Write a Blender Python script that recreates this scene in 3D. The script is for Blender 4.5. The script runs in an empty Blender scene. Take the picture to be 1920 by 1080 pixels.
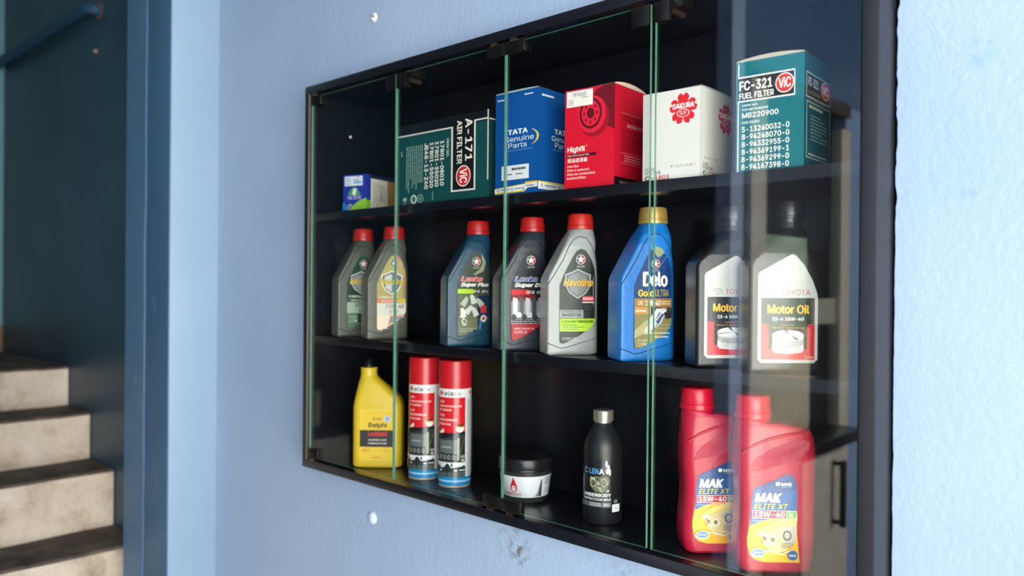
import bpy, bmesh, math, random
from mathutils import Vector, Matrix, noise
from mathutils.geometry import tessellate_polygon
random.seed(7)
S = bpy.context.scene
COL = S.collection
R = math.radians
PI = math.pi

# ------------------------------------------------------------------ camera
cam_d = bpy.data.cameras.new('camera')
cam = bpy.data.objects.new('camera', cam_d)
COL.objects.link(cam)
yaw, pitch, roll = 0.7501, -0.0026, 0.0091
fw = Vector((-math.sin(yaw)*math.cos(pitch), math.cos(yaw)*math.cos(pitch), math.sin(pitch)))
rt = Vector((math.cos(yaw), math.sin(yaw), 0)); up = rt.cross(fw)
r2 = rt*math.cos(roll)+up*math.sin(roll); u2 = -rt*math.sin(roll)+up*math.cos(roll)
m = Matrix((( r2.x, u2.x, -fw.x, 1.6102), (r2.y, u2.y, -fw.y, -1.0225), (r2.z, u2.z, -fw.z, 0.42), (0, 0, 0, 1)))
cam.matrix_world = m
cam_d.sensor_width = 36.0
cam_d.lens = 1500/1920*36
cam_d.clip_start = 0.02
cam_d.dof.use_dof = True
cam_d.dof.focus_distance = 1.30
cam_d.dof.aperture_fstop = 2.8
S.camera = cam

# ------------------------------------------------------------------ light
S.view_settings.view_transform = 'Standard'
S.view_settings.look = 'None'
S.view_settings.gamma = 1.0
S.view_settings.use_curve_mapping = False
S.view_settings.exposure = 0.0

W = bpy.data.worlds.new('world'); S.world = W
W.use_nodes = True
bg = W.node_tree.nodes['Background']
bg.inputs[0].default_value = (0.60, 0.79, 1.0, 1)
bg.inputs[1].default_value = 0.35

def area(name, loc, target, sx, sy, power, col):
    d = bpy.data.lights.new(name, 'AREA'); d.shape = 'RECTANGLE'; d.size = sx; d.size_y = sy
    d.energy = power; d.color = col
    o = bpy.data.objects.new(name, d); COL.objects.link(o)
    o.location = loc
    v = Vector(target)-Vector(loc)
    o.rotation_euler = v.to_track_quat('-Z', 'Y').to_euler()
    return o
# daylight coming in through the open right-hand end of the bay
area('daylight_opening', (3.7, -1.95, 0.25), (0.6, 0.0, 0.35), 2.5, 2.4, 300, (1.0, 0.955, 0.90))
# added fill lamp behind the camera, no real window, brightens the mirrored partition
area('partition_fill_light', (2.3, -2.7, 0.8), (0.45, -1.65, 0.2), 0.9, 1.2, 26, (1.0, 0.985, 0.96))

# ------------------------------------------------------------------ materials
def lin(c):
    c = c/255.0
    return c/12.92 if c <= 0.04045 else ((c+0.055)/1.055)**2.4
def rgb(h):
    return (lin(int(h[0:2], 16)), lin(int(h[2:4], 16)), lin(int(h[4:6], 16)), 1)
MATS = {}
def mat(h, rough=0.5, metal=0.0, var=0.06, scale=30.0, bump=0.0, bscale=60.0, coat=0.0, spec=0.5):
    """procedural material: base colour with slight noise variation"""
    k = (h, rough, metal, var, scale, bump, bscale, coat, spec)
    if k in MATS: return MATS[k]
    M = bpy.data.materials.new('paint_'+h); M.use_nodes = True
    nt = M.node_tree; b = nt.nodes['Principled BSDF']
    tc = nt.nodes.new('ShaderNodeTexCoord')
    c = rgb(h)
    if var > 0:
        n = nt.nodes.new('ShaderNodeTexNoise'); n.inputs['Scale'].default_value = scale; n.inputs['Detail'].default_value = 4
        nt.links.new(tc.outputs['Object'], n.inputs['Vector'])
        r = nt.nodes.new('ShaderNodeValToRGB')
        r.color_ramp.elements[0].position = 0.3; r.color_ramp.elements[1].position = 0.7
        r.color_ramp.elements[0].color = (c[0]*(1-var), c[1]*(1-var), c[2]*(1-var), 1)
        r.color_ramp.elements[1].color = (min(1, c[0]*(1+var)), min(1, c[1]*(1+var)), min(1, c[2]*(1+var)), 1)
        nt.links.new(n.outputs['Fac'], r.inputs['Fac']); nt.links.new(r.outputs['Color'], b.inputs['Base Color'])
    else:
        b.inputs['Base Color'].default_value = c
    b.inputs['Roughness'].default_value = rough
    b.inputs['Metallic'].default_value = metal
    b.inputs['Coat Weight'].default_value = coat
    b.inputs['Specular IOR Level'].default_value = spec
    if bump > 0:
        n2 = nt.nodes.new('ShaderNodeTexNoise'); n2.inputs['Scale'].default_value = bscale; n2.inputs['Detail'].default_value = 5
        nt.links.new(tc.outputs['Object'], n2.inputs['Vector'])
        bp = nt.nodes.new('ShaderNodeBump'); bp.inputs['Strength'].default_value = bump; bp.inputs['Distance'].default_value = 0.01
        nt.links.new(n2.outputs['Fac'], bp.inputs['Height']); nt.links.new(bp.outputs['Normal'], b.inputs['Normal'])
    MATS[k] = M
    return M

def wall_paint(name, c0, c1, cspot, bump=0.5, seed=0.0, rough=0.42, dirt=0.0, stains=()):
    """hand-brushed oil paint over plaster: brush strokes, lumps, chips and scuffs"""
    M = bpy.data.materials.new(name); M.use_nodes = True
    nt = M.node_tree; b = nt.nodes['Principled BSDF']; L = nt.links.new
    tc = nt.nodes.new('ShaderNodeTexCoord')
    mp = nt.nodes.new('ShaderNodeMapping'); mp.inputs['Location'].default_value = (seed, seed, seed)
    L(tc.outputs['Object'], mp.inputs['Vector'])
    n1 = nt.nodes.new('ShaderNodeTexNoise'); n1.inputs['Scale'].default_value = 2.2; n1.inputs['Detail'].default_value = 5
    L(mp.outputs[0], n1.inputs['Vector'])
    r1 = nt.nodes.new('ShaderNodeValToRGB'); r1.color_ramp.elements[0].position = .3; r1.color_ramp.elements[1].position = .7
    r1.color_ramp.elements[0].color = rgb(c0); r1.color_ramp.elements[1].color = rgb(c1)
    L(n1.outputs['Fac'], r1.inputs['Fac'])
    # small scuffs
    n2 = nt.nodes.new('ShaderNodeTexNoise'); n2.inputs['Scale'].default_value = 14; n2.inputs['Detail'].default_value = 8; n2.inputs['Roughness'].default_value = .7
    mp2 = nt.nodes.new('ShaderNodeMapping'); mp2.inputs['Scale'].default_value = (1, 1, .45); L(mp.outputs[0], mp2.inputs[0]); L(mp2.outputs[0], n2.inputs['Vector'])
    r2_ = nt.nodes.new('ShaderNodeValToRGB'); r2_.color_ramp.elements[0].position = .66-dirt; r2_.color_ramp.elements[1].position = .80
    r2_.color_ramp.elements[0].color = (0, 0, 0, 1); r2_.color_ramp.elements[1].color = (.45, .45, .45, 1)
    L(n2.outputs['Fac'], r2_.inputs['Fac'])
    mx = nt.nodes.new('ShaderNodeMixRGB'); L(r2_.outputs[0], mx.inputs[0]); L(r1.outputs[0], mx.inputs[1]); mx.inputs[2].default_value = rgb(cspot)
    last = mx.outputs[0]
    for (px_, pz_, rad, sq, col_, amt) in stains:      # grimy marks with a shape of their own
        vm = nt.nodes.new('ShaderNodeMapping'); vm.vector_type = 'POINT'
        vm.inputs['Location'].default_value = (-px_/rad, 0, -pz_/(rad*sq)); vm.inputs['Scale'].default_value = (1/rad, 0, 1/(rad*sq)); L(tc.outputs['Object'], vm.inputs[0])
        gr = nt.nodes.new('ShaderNodeTexGradient'); gr.gradient_type = 'SPHERICAL'; L(vm.outputs[0], gr.inputs[0])
        nn = nt.nodes.new('ShaderNodeTexNoise'); nn.inputs['Scale'].default_value = 70; nn.inputs['Detail'].default_value = 7; L(tc.outputs['Object'], nn.inputs['Vector'])
        rr_ = nt.nodes.new('ShaderNodeValToRGB'); rr_.color_ramp.elements[0].position = .46; rr_.color_ramp.elements[1].position = .62; L(nn.outputs['Fac'], rr_.inputs[0])
        ma = nt.nodes.new('ShaderNodeMath'); ma.operation = 'MULTIPLY'; L(gr.outputs['Fac'], ma.inputs[0]); L(rr_.outputs[0], ma.inputs[1])
        mb = nt.nodes.new('ShaderNodeMath'); mb.operation = 'MULTIPLY'; mb.use_clamp = True; L(ma.outputs[0], mb.inputs[0]); mb.inputs[1].default_value = amt
        mc = nt.nodes.new('ShaderNodeMixRGB'); L(mb.outputs[0], mc.inputs[0]); L(last, mc.inputs[1]); mc.inputs[2].default_value = rgb(col_); last = mc.outputs[0]
    L(last, b.inputs['Base Color'])
    b.inputs['Roughness'].default_value = rough
    # relief: brush strokes + lumps + ridges
    w = nt.nodes.new('ShaderNodeTexNoise'); w.inputs['Scale'].default_value = 1.0; w.inputs['Detail'].default_value = 6; w.inputs['Roughness'].default_value = .65
    mp3 = nt.nodes.new('ShaderNodeMapping'); mp3.inputs['Scale'].default_value = (95, 95, 70); L(mp.outputs[0], mp3.inputs[0]); L(mp3.outputs[0], w.inputs['Vector'])
    n3 = nt.nodes.new('ShaderNodeTexNoise'); n3.inputs['Scale'].default_value = 9; n3.inputs['Detail'].default_value = 3; n3.inputs['Distortion'].default_value = 1.2
    L(mp.outputs[0], n3.inputs['Vector'])
    r3 = nt.nodes.new('ShaderNodeValToRGB'); e = r3.color_ramp.elements
    e[0].position = .46; e[0].color = (0, 0, 0, 1); e[1].position = .5; e[1].color = (1, 1, 1, 1); x = e.new(.54); x.color = (0, 0, 0, 1)
    L(n3.outputs['Fac'], r3.inputs['Fac'])
    n4 = nt.nodes.new('ShaderNodeTexNoise'); n4.inputs['Scale'].default_value = 5; L(mp.outputs[0], n4.inputs['Vector'])
    r4 = nt.nodes.new('ShaderNodeValToRGB'); r4.color_ramp.elements[0].position = .52; r4.color_ramp.elements[1].position = .68; L(n4.outputs['Fac'], r4.inputs['Fac'])
    mm = nt.nodes.new('ShaderNodeMath'); mm.operation = 'MULTIPLY'; L(r3.outputs[0], mm.inputs[0]); L(r4.outputs[0], mm.inputs[1])
    m2 = nt.nodes.new('ShaderNodeMath'); m2.operation = 'MULTIPLY'; L(mm.outputs[0], m2.inputs[0]); m2.inputs[1].default_value = .13
    ad = nt.nodes.new('ShaderNodeMath'); ad.operation = 'ADD'; L(w.outputs['Fac'], ad.inputs[0]); L(m2.outputs[0], ad.inputs[1])
    bp = nt.nodes.new('ShaderNodeBump'); bp.inputs['Strength'].default_value = bump; bp.inputs['Distance'].default_value = 0.004
    L(ad.outputs[0], bp.inputs['Height']); L(bp.outputs[0], b.inputs['Normal'])
    return M

def laminate():
    M = bpy.data.materials.new('black_laminate'); M.use_nodes = True
    nt = M.node_tree; b = nt.nodes['Principled BSDF']; L = nt.links.new
    tc = nt.nodes.new('ShaderNodeTexCoord'); mp = nt.nodes.new('ShaderNodeMapping'); mp.inputs['Scale'].default_value = (4, 60, 60)
    n = nt.nodes.new('ShaderNodeTexNoise'); n.inputs['Scale'].default_value = 6; n.inputs['Detail'].default_value = 5
    L(tc.outputs['Object'], mp.inputs[0]); L(mp.outputs[0], n.inputs['Vector'])
    r = nt.nodes.new('ShaderNodeValToRGB'); r.color_ramp.elements[0].color = (.0035, .0048, .0085, 1); r.color_ramp.elements[1].color = (.0085, .0095, .0135, 1)
    L(n.outputs['Fac'], r.inputs[0]); L(r.outputs[0], b.inputs['Base Color'])
    b.inputs['Roughness'].default_value = .27; b.inputs['Specular IOR Level'].default_value = .5
    bp = nt.nodes.new('ShaderNodeBump'); bp.inputs['Strength'].default_value = .05; bp.inputs['Distance'].default_value = .002
    L(n.outputs['Fac'], bp.inputs['Height']); L(bp.outputs[0], b.inputs['Normal'])
    return M

def pane_glass(name, tint=(.968, .984, .976)):
    """thin architectural glass: clear with true Fresnel reflection on each face"""
    M = bpy.data.materials.new(name); M.use_nodes = True
    nt = M.node_tree; nt.nodes.remove(nt.nodes['Principled BSDF']); L = nt.links.new
    out = nt.nodes['Material Output']
    geo = nt.nodes.new('ShaderNodeNewGeometry')
    ml = nt.nodes.new('ShaderNodeMath'); ml.operation = 'MULTIPLY_ADD'; L(geo.outputs['Backfacing'], ml.inputs[0])
    ml.inputs[1].default_value = 1/1.6-1.6; ml.inputs[2].default_value = 1.6
    fr = nt.nodes.new('ShaderNodeFresnel'); L(ml.outputs[0], fr.inputs['IOR'])
    tr = nt.nodes.new('ShaderNodeBsdfTransparent'); tr.inputs[0].default_value = (*tint, 1)
    gl = nt.nodes.new('ShaderNodeBsdfGlossy'); gl.inputs['Roughness'].default_value = 0.0
    mx = nt.nodes.new('ShaderNodeMixShader'); L(fr.outputs[0], mx.inputs[0]); L(tr.outputs[0], mx.inputs[1]); L(gl.outputs[0], mx.inputs[2])
    L(mx.outputs[0], out.inputs['Surface'])
    return M

def concrete(name, c0, c1, c2, scale=6):
    M = bpy.data.materials.new(name); M.use_nodes = True
    nt = M.node_tree; b = nt.nodes['Principled BSDF']; L = nt.links.new
    tc = nt.nodes.new('ShaderNodeTexCoord')
    n = nt.nodes.new('ShaderNodeTexNoise'); n.inputs['Scale'].default_value = scale; n.inputs['Detail'].default_value = 9; n.inputs['Roughness'].default_value = .65
    L(tc.outputs['Object'], n.inputs['Vector'])
    r = nt.nodes.new('ShaderNodeValToRGB'); e = r.color_ramp.elements
    e[0].position = .32; e[0].color = rgb(c0); e[1].position = .68; e[1].color = rgb(c2); x = e.new(.48); x.color = rgb(c1)
    L(n.outputs['Fac'], r.inputs[0]); L(r.outputs[0], b.inputs['Base Color']); b.inputs['Roughness'].default_value = .85
    bp = nt.nodes.new('ShaderNodeBump'); bp.inputs['Strength'].default_value = .35; bp.inputs['Distance'].default_value = .01
    n2 = nt.nodes.new('ShaderNodeTexNoise'); n2.inputs['Scale'].default_value = 60; n2.inputs['Detail'].default_value = 6; L(tc.outputs['Object'], n2.inputs['Vector'])
    L(n2.outputs['Fac'], bp.inputs['Height']); L(bp.outputs[0], b.inputs['Normal'])
    return M

LAM = laminate()
GLASS = pane_glass('clear_glass')
M_WALL = wall_paint('pale_blue_wall_paint', '8AA2C0', '95ACC8', '6C8AA6', .30,
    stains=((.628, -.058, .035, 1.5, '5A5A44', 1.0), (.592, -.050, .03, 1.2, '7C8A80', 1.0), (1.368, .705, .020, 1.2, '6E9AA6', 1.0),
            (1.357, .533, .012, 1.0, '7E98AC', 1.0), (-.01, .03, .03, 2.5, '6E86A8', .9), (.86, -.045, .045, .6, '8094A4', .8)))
M_PILL = wall_paint('pillar_light_paint', '809AB2', '88A1B9', '6E8CA4', .18, 3)
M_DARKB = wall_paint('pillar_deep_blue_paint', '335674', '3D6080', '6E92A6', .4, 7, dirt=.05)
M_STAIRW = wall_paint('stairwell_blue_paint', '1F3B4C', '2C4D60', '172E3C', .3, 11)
M_EDGE = mat('4A7A66', .25, 0, .15, 40)
M_BLK = mat('0C0B0B', .35, 0, .1)
M_CHROME = mat('B89A86', .22, 1.0, .05)

# ------------------------------------------------------------------ mesh helpers
def me_obj(name, verts, faces, mats, parent=None, fmats=None, smooth=None):
    me = bpy.data.meshes.new(name)
    me.from_pydata([tuple(v) for v in verts], [], faces)
    if not isinstance(mats, (list, tuple)): mats = [mats]
    for q in mats: me.materials.append(q)
    if fmats:
        me.polygons.foreach_set('material_index', fmats)
    if smooth is not None:
        me.polygons.foreach_set('use_smooth', [True]*len(me.polygons))
        me.update()
        me.set_sharp_from_angle(angle=R(smooth))
    me.update()
    o = bpy.data.objects.new(name, me); COL.objects.link(o)
    if parent: o.parent = parent
    return o
def bm_obj(name, bm, mats, parent=None, smooth=None):
    bmesh.ops.recalc_face_normals(bm, faces=bm.faces)
    me = bpy.data.meshes.new(name); bm.to_mesh(me); bm.free()
    if not isinstance(mats, (list, tuple)): mats = [mats]
    for q in mats: me.materials.append(q)
    if smooth is not None:
        me.polygons.foreach_set('use_smooth', [True]*len(me.polygons)); me.update()
        me.set_sharp_from_angle(angle=R(smooth))
    o = bpy.data.objects.new(name, me); COL.objects.link(o)
    if parent: o.parent = parent
    return o
def addbox(bm, x0, x1, y0, y1, z0, z1, bev=0.0, mi=0):
    vs = [bm.verts.new(p) for p in ((x0,y0,z0),(x1,y0,z0),(x1,y1,z0),(x0,y1,z0),(x0,y0,z1),(x1,y0,z1),(x1,y1,z1),(x0,y1,z1))]
    fs = [bm.faces.new([vs[i] for i in f]) for f in ((0,3,2,1),(4,5,6,7),(0,1,5,4),(1,2,6,5),(2,3,7,6),(3,0,4,7))]
    for f in fs: f.material_index = mi
    if bev > 0:
        es = list({e for f in fs for e in f.edges})
        r = bmesh.ops.bevel(bm, geom=es, offset=bev, segments=2, affect='EDGES', profile=.5)
        for f in r['faces']: f.material_index = mi
def box(name, x0, x1, y0, y1, z0, z1, mats, parent=None, bev=0.0, smooth=35):
    bm = bmesh.new(); addbox(bm, x0, x1, y0, y1, z0, z1, bev)
    return bm_obj(name, bm, mats, parent, smooth if bev > 0 else None)
def addtube(bm, pts, r, n=8, mi=0, close=True):
    pts = [Vector(p) for p in pts]; rings = []
    for i, p in enumerate(pts):
        t = (pts[min(i+1, len(pts)-1)]-pts[max(i-1, 0)]).normalized()
        a = t.orthogonal().normalized() if i == 0 else (a-t*a.dot(t)).normalized()
        b = t.cross(a); rr = r[i] if isinstance(r, (list, tuple)) else r
        rings.append([bm.verts.new(p+(a*math.cos(2*PI*k/n)+b*math.sin(2*PI*k/n))*rr) for k in range(n)])
    for i in range(len(rings)-1):
        for k in range(n):
            f = bm.faces.new((rings[i][k], rings[i][(k+1) % n], rings[i+1][(k+1) % n], rings[i+1][k])); f.material_index = mi
    if close:
        bm.faces.new(rings[0][::-1]).material_index = mi; bm.faces.new(rings[-1]).material_index = mi
def lathe(bm, prof, n=40, c=(0, 0), mi=0, rib=None):
    rings = []
    for r_, z in prof:
        rings.append([bm.verts.new((c[0]+math.cos(2*PI*k/n)*r_*(1 if not rib or not rib(z) else (1-.035*(k % 2))), c[1]+math.sin(2*PI*k/n)*r_*(1 if not rib or not rib(z) else (1-.035*(k % 2))), z)) for k in range(n)])
    for i in range(len(rings)-1):
        for k in range(n):
            f = bm.faces.new((rings[i][k], rings[i][(k+1) % n], rings[i+1][(k+1) % n], rings[i+1][k])); f.material_index = mi
    bm.faces.new(rings[0][::-1]).material_index = mi; bm.faces.new(rings[-1]).material_index = mi
def empty(name, loc, rz=0, label=None, cat=None, group=None):
    o = bpy.data.objects.new(name, None); COL.objects.link(o); o.location = loc; o.rotation_euler = (0, 0, R(rz))
    o.empty_display_size = .02
    if label: o['label'] = label
    if cat: o['category'] = cat
    if group: o['group'] = group
    return o
def tag(o, label, cat, group=None):
    o['label'] = label; o['category'] = cat
    if group: o['group'] = group
    return o
def struct(o):
    o['kind'] = 'structure'; return o

# ------------------------------------------------------------------ flat print (labels, lettering)
TXT = {}
try:      # Blender's own bundled interface typeface; the built-in one is the fallback
    FONT = bpy.data.fonts.load(bpy.utils.resource_path('LOCAL')+'/datafiles/fonts/Inter.woff2')
except Exception:
    FONT = None
def text_tris(s, bold, shear):
    k = (s, bold, shear)
    if k in TXT: return TXT[k]
    cu = bpy.data.curves.new('tmp', 'FONT'); cu.body = s; cu.shear = shear; cu.resolution_u = 3; cu.fill_mode = 'FRONT'
    cu.size = 1.0
    if FONT and max(map(ord, s)) < 0x2000: cu.font = FONT
    o = bpy.data.objects.new('tmp', cu); COL.objects.link(o)
    bpy.context.view_layer.update()
    dg = bpy.context.evaluated_depsgraph_get()
    me = o.evaluated_get(dg).to_mesh()
    vs = [(v.co.x, v.co.y) for v in me.vertices]; fs = [tuple(p.vertices) for p in me.polygons]
    o.evaluated_get(dg).to_mesh_clear()
    bpy.data.objects.remove(o); bpy.data.curves.remove(cu)
    if not vs: vs = [(0, 0), (1, 0), (0, 1)]; fs = []
    if bold > 0:      # thicker strokes: the glyphs overlaid on themselves, slightly shifted
        b_ = bold*.85; base, bf = vs, fs; vs, fs = [], []
        for k_, (dx, dy) in enumerate(((-b_, 0), (b_, 0), (0, b_*.6), (0, -b_*.6))):
            fs += [tuple(q+len(vs) for q in f) for f in bf]; vs += [(x+dx, y+dy) for x, y in base]
    x0 = min(v[0] for v in vs); x1 = max(v[0] for v in vs); y0 = min(v[1] for v in vs); y1 = max(v[1] for v in vs)
    vs = [((x-x0)/(x1-x0 or 1), (y-y0)/(y1-y0 or 1)) for x, y in vs]
    n1 = len(vs)//4 if bold > 0 else len(vs)
    TXT[k] = ([(x, y, i//n1) for i, (x, y) in enumerate(vs)], fs); return TXT[k]

class Print:
    """2-D artwork collected as coloured polygons, mapped onto a face or a cylinder"""
    def __init__(s, fmap, rough=.4, sub=0, eps=.00009):
        s.fmap = fmap; s.v = []; s.f = []; s.mi = []; s.mats = []; s.keys = {}; s.layer = 1; s.rough = rough; s.sub = sub; s.eps = eps
        s.T = lambda x, y: (x, y)
    def m(s, h):
        if not isinstance(h, str):
            if h not in s.keys: s.keys[h] = len(s.mats); s.mats.append(h)
            return s.keys[h]
        if h not in s.keys: s.keys[h] = len(s.mats); s.mats.append(mat(h, s.rough, 0, .03, 25))
        return s.keys[h]
    def put(s, pts, ld, h):
        """add one polygon; on curved faces it is cut fine enough to follow the curve"""
        mi = s.m(h)
        if not s.sub:
            i0 = len(s.v); s.v += [s.fmap(x, y, ld) for x, y in pts]
            s.f.append(tuple(range(i0, i0+len(pts)))); s.mi.append(mi); return
        if len(pts) == 3: st = [tuple(pts)]
        else:
            st = [tuple(pts[i] for i in t) for t in tessellate_polygon([[Vector((x, y*900, 0)) for x, y in pts]])]
        while st:
            t = st.pop()
            e = max(((abs(t[i][0]-t[(i+1) % 3][0]), i) for i in range(3)))
            if e[0] > s.sub:
                i = e[1]; A, B, C_ = t[i], t[(i+1) % 3], t[(i+2) % 3]; M_ = ((A[0]+B[0])/2, (A[1]+B[1])/2)
                st += [(A, M_, C_), (M_, B, C_)]
            else:
                i0 = len(s.v); s.v += [s.fmap(x, y, ld) for x, y in t]; s.f.append((i0, i0+1, i0+2)); s.mi.append(mi)
    def poly(s, pts, h, new=True):
        if new: s.layer += 1
        s.put([s.T(*p) for p in pts], s.layer*s.eps, h)
    def rect(s, x0, y0, x1, y1, h):
        s.layer += 1
        (X0, Y0), (X1, Y1) = s.T(x0, y0), s.T(x1, y1)
        n = max(1, int(abs(X1-X0)/s.sub)+1) if s.sub else 1
        for k in range(n):
            a = X0+(X1-X0)*k/n; b = X0+(X1-X0)*(k+1)/n
            i0 = len(s.v); s.v += [s.fmap(*q, s.layer*s.eps) for q in ((a, Y0), (b, Y0), (b, Y1), (a, Y1))]
            s.f.append((i0, i0+1, i0+2, i0+3)); s.mi.append(s.m(h))
    def frame(s, x0, y0, x1, y1, t, h, ty=None):
        ty = ty or t
        s.rect(x0, y0, x1, y0+ty, h); s.rect(x0, y1-ty, x1, y1, h); s.rect(x0, y0, x0+t, y1, h); s.rect(x1-t, y0, x1, y1, h)
    def ell(s, cx, cy, rx, ry, h, n=24, a0=0, a1=360):
        s.poly([(cx+rx*math.cos(R(a0+(a1-a0)*k/n)), cy+ry*math.sin(R(a0+(a1-a0)*k/n))) for k in range(n if a1-a0 >= 360 else n+1)], h)
    def ring(s, cx, cy, rx, ry, t, h, n=28, a0=0, a1=360):
        s.layer += 1
        for k in range(n):
            a = R(a0+(a1-a0)*k/n); b = R(a0+(a1-a0)*(k+1)/n)
            q = [(cx+rx*math.cos(a), cy+ry*math.sin(a)), (cx+rx*math.cos(b), cy+ry*math.sin(b)),
                 (cx+rx*(1-t)*math.cos(b), cy+ry*(1-t)*math.sin(b)), (cx+rx*(1-t)*math.cos(a), cy+ry*(1-t)*math.sin(a))]
            s.poly(q, h, new=False)
    def line(s, pts, w, h):
        s.layer += 1
        for (x0, y0), (x1, y1) in zip(pts, pts[1:]):
            dx, dy = x1-x0, y1-y0; l = math.hypot(dx, dy) or 1; nx, ny = -dy/l*w/2, dx/l*w/2
            s.poly([(x0+nx, y0+ny), (x0-nx, y0-ny), (x1-nx, y1-ny), (x1+nx, y1+ny)], h, new=False)
    def text(s, t, x0, y0, x1, y1, h, bold=0.0, shear=0.0, rot=0):
        """fit the text to the box; rot=-90 reads downwards"""
        vs, fs = text_tris(t, bold, shear); s.layer += 1
        for f in fs:
            pts = []
            for q in f:
                u, v, kk = vs[q]
                pts.append(s.T(x0+(x1-x0)*u, y0+(y1-y0)*v) if rot == 0 else s.T(x0+(x1-x0)*v, y1-(y1-y0)*u))
            s.put(pts, (s.layer+kk*.22)*s.eps, h)
    def lines(s, x0, y0, x1, y1, n, h, w=.5, rag=.3, seed=1, vert=False):
        """small print too fine to read: ragged rows of short dashes"""
        rr = random.Random(seed)
        for k in range(n):
            if vert:
                a = x0+(x1-x0)*(k+.5-w/2)/n; b = a+(x1-x0)*w/n
                y = y1; e = y0+(y1-y0)*rag*rr.random()
                while y > e:
                    l = (y1-y0)*rr.uniform(.02, .09); s.rect(a, max(e, y-l), b, y, h); s.layer -= 1; y -= l+(y1-y0)*.013
            else:
                b = y1-(y1-y0)*(k+.5-w/2)/n; a = b-(y1-y0)*w/n
                x = x0; e = x1-(x1-x0)*rag*rr.random()
                while x < e:
                    l = (x1-x0)*rr.uniform(.05, .16); s.rect(x, a, min(e, x+l), b, h); s.layer -= 1; x += l+(x1-x0)*.025
        s.layer += 1
    def build(s, name, parent, label=None):
        o = me_obj(name, s.v, s.f, s.mats, parent, s.mi)
        # make all faces point outwards (same winding test as fmap's layer direction)
        if label: o['label'] = label
        return o

def star(P, cx, cy, rx, ry, h, rot=90, k=.4):
    P.layer += 1
    pts = []
    for i in range(10):
        q = 1 if i % 2 == 0 else k
        a = R(rot+36*i); pts.append((cx+rx*q*math.cos(a), cy+ry*q*math.sin(a)))
    for i in range(0, 10, 2):
        P.poly([(cx, cy), pts[i-1], pts[i], pts[(i+1) % 10]], h, new=False)

# ==================================================================  THE SETTING
WY = .055            # plane of the wall; the cabinet stands proud of it
CL, CH = 1.2686, .873
# wall_back: one mesh with the recess cut for the cabinet; ragged plaster along the cut
def build_wall():
    x0, x1, z0, z1 = -2.53, 4.2, -1.08, 1.9
    g = .003
    hx0, hx1, hz0, hz1 = -g, CL+.0035, -g, CH+g
    rim = []
    nV = 140
    for i in range(10): rim.append((hx0+(hx1-hx0)*i/10, hz0))
    for i in range(nV):
        t = i/nV; z = hz0+(hz1-hz0)*t
        k = .0045 if .50 < z < .80 else .0012; d = max(0, noise.noise(Vector((3.1, 0, z*22)))+.15)*k+noise.noise(Vector((0, 1.7, z*90)))*k*.35
        rim.append((hx1+d, z))
    for i in range(10): rim.append((hx1-(hx1-hx0)*i/10, hz1))
    for i in range(10): rim.append((hx0, hz1-(hz1-hz0)*i/10))
    n = len(rim)
    out = []
    for x, z in rim:   # matching outer ring
        if abs(z-hz0) < 1e-6 and x < hx1: out.append((x0+(x1-x0)*(x-hx0)/(hx1-hx0), z0))
        elif abs(z-hz1) < 1e-6: out.append((x0+(x1-x0)*(x-hx0)/(hx1-hx0), z1))
        elif x > .5*(hx0+hx1): out.append((x1, z0+(z1-z0)*(z-hz0)/(hz1-hz0)))
        else: out.append((x0, z0+(z1-z0)*(z-hz0)/(hz1-hz0)))
    vs = [(x, WY, z) for x, z in rim]+[(x, WY, z) for x, z in out]+[(x, WY+.19, z) for x, z in rim]
    fs = []
    for i in range(n):
        j = (i+1) % n
        fs.append((i, j, n+j, n+i)); fs.append((i, 2*n+i, 2*n+j, j))
    fs.append(tuple(range(2*n, 3*n)))
    o = me_obj('wall_back', vs, fs, [M_WALL]); bm = bmesh.new(); bm.from_mesh(o.data)
    bmesh.ops.recalc_face_normals(bm, faces=bm.faces); bm.to_mesh(o.data); bm.free()
    return struct(o)
build_wall()

# pillar between the stairwell and the cabinet wall
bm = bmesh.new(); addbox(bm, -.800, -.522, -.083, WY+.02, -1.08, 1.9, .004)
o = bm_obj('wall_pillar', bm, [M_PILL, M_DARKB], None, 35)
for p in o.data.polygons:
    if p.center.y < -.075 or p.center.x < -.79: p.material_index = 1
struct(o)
# raised plaster band down the left half of the pillar's front
bm = bmesh.new()
nz = 80
L_, R_ = [], []
for i in range(nz+1):
    z = -1.08+2.98*i/nz
    L_.append((-.800, z)); R_.append((-.668+noise.noise(Vector((z*5, 0, 2)))*.006+noise.noise(Vector((z*25, 4, 2)))*.002, z))
vv = [bm.verts.new((x, -.0862, z)) for x, z in L_]+[bm.verts.new((x, -.0862, z)) for x, z in R_]+[bm.verts.new((x, -.080, z)) for x, z in R_]+[bm.verts.new((x, -.080, z)) for x, z in L_]
N = nz+1
for i in range(nz):
    for a, b in ((0, 1), (1, 2), (3, 0)):
        bm.faces.new((vv[a*N+i], vv[b*N+i], vv[b*N+i+1], vv[a*N+i+1]))
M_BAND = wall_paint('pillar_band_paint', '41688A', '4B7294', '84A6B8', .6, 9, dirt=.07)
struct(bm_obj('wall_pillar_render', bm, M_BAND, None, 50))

struct(box('wall_stair_end', -2.75, -2.53, -2.6, WY+.02, .22, 1.9, wall_paint('stair_end_teal_paint', '5A8E9A', '669AA6', '3E6A75', .3, 5)))
struct(box('baseboard_stair_end', -2.75, -2.525, -2.6, WY+.02, .104, .22, concrete('skirting_concrete', '5F5040', '83705A', '9C8A70')))
# stairwell wall lining, painted darker than the cabinet wall
struct(box('wall_stairwell', -2.53, -.79, WY-.004, WY+.003, -1.08, 1.9, M_STAIRW))
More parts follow.
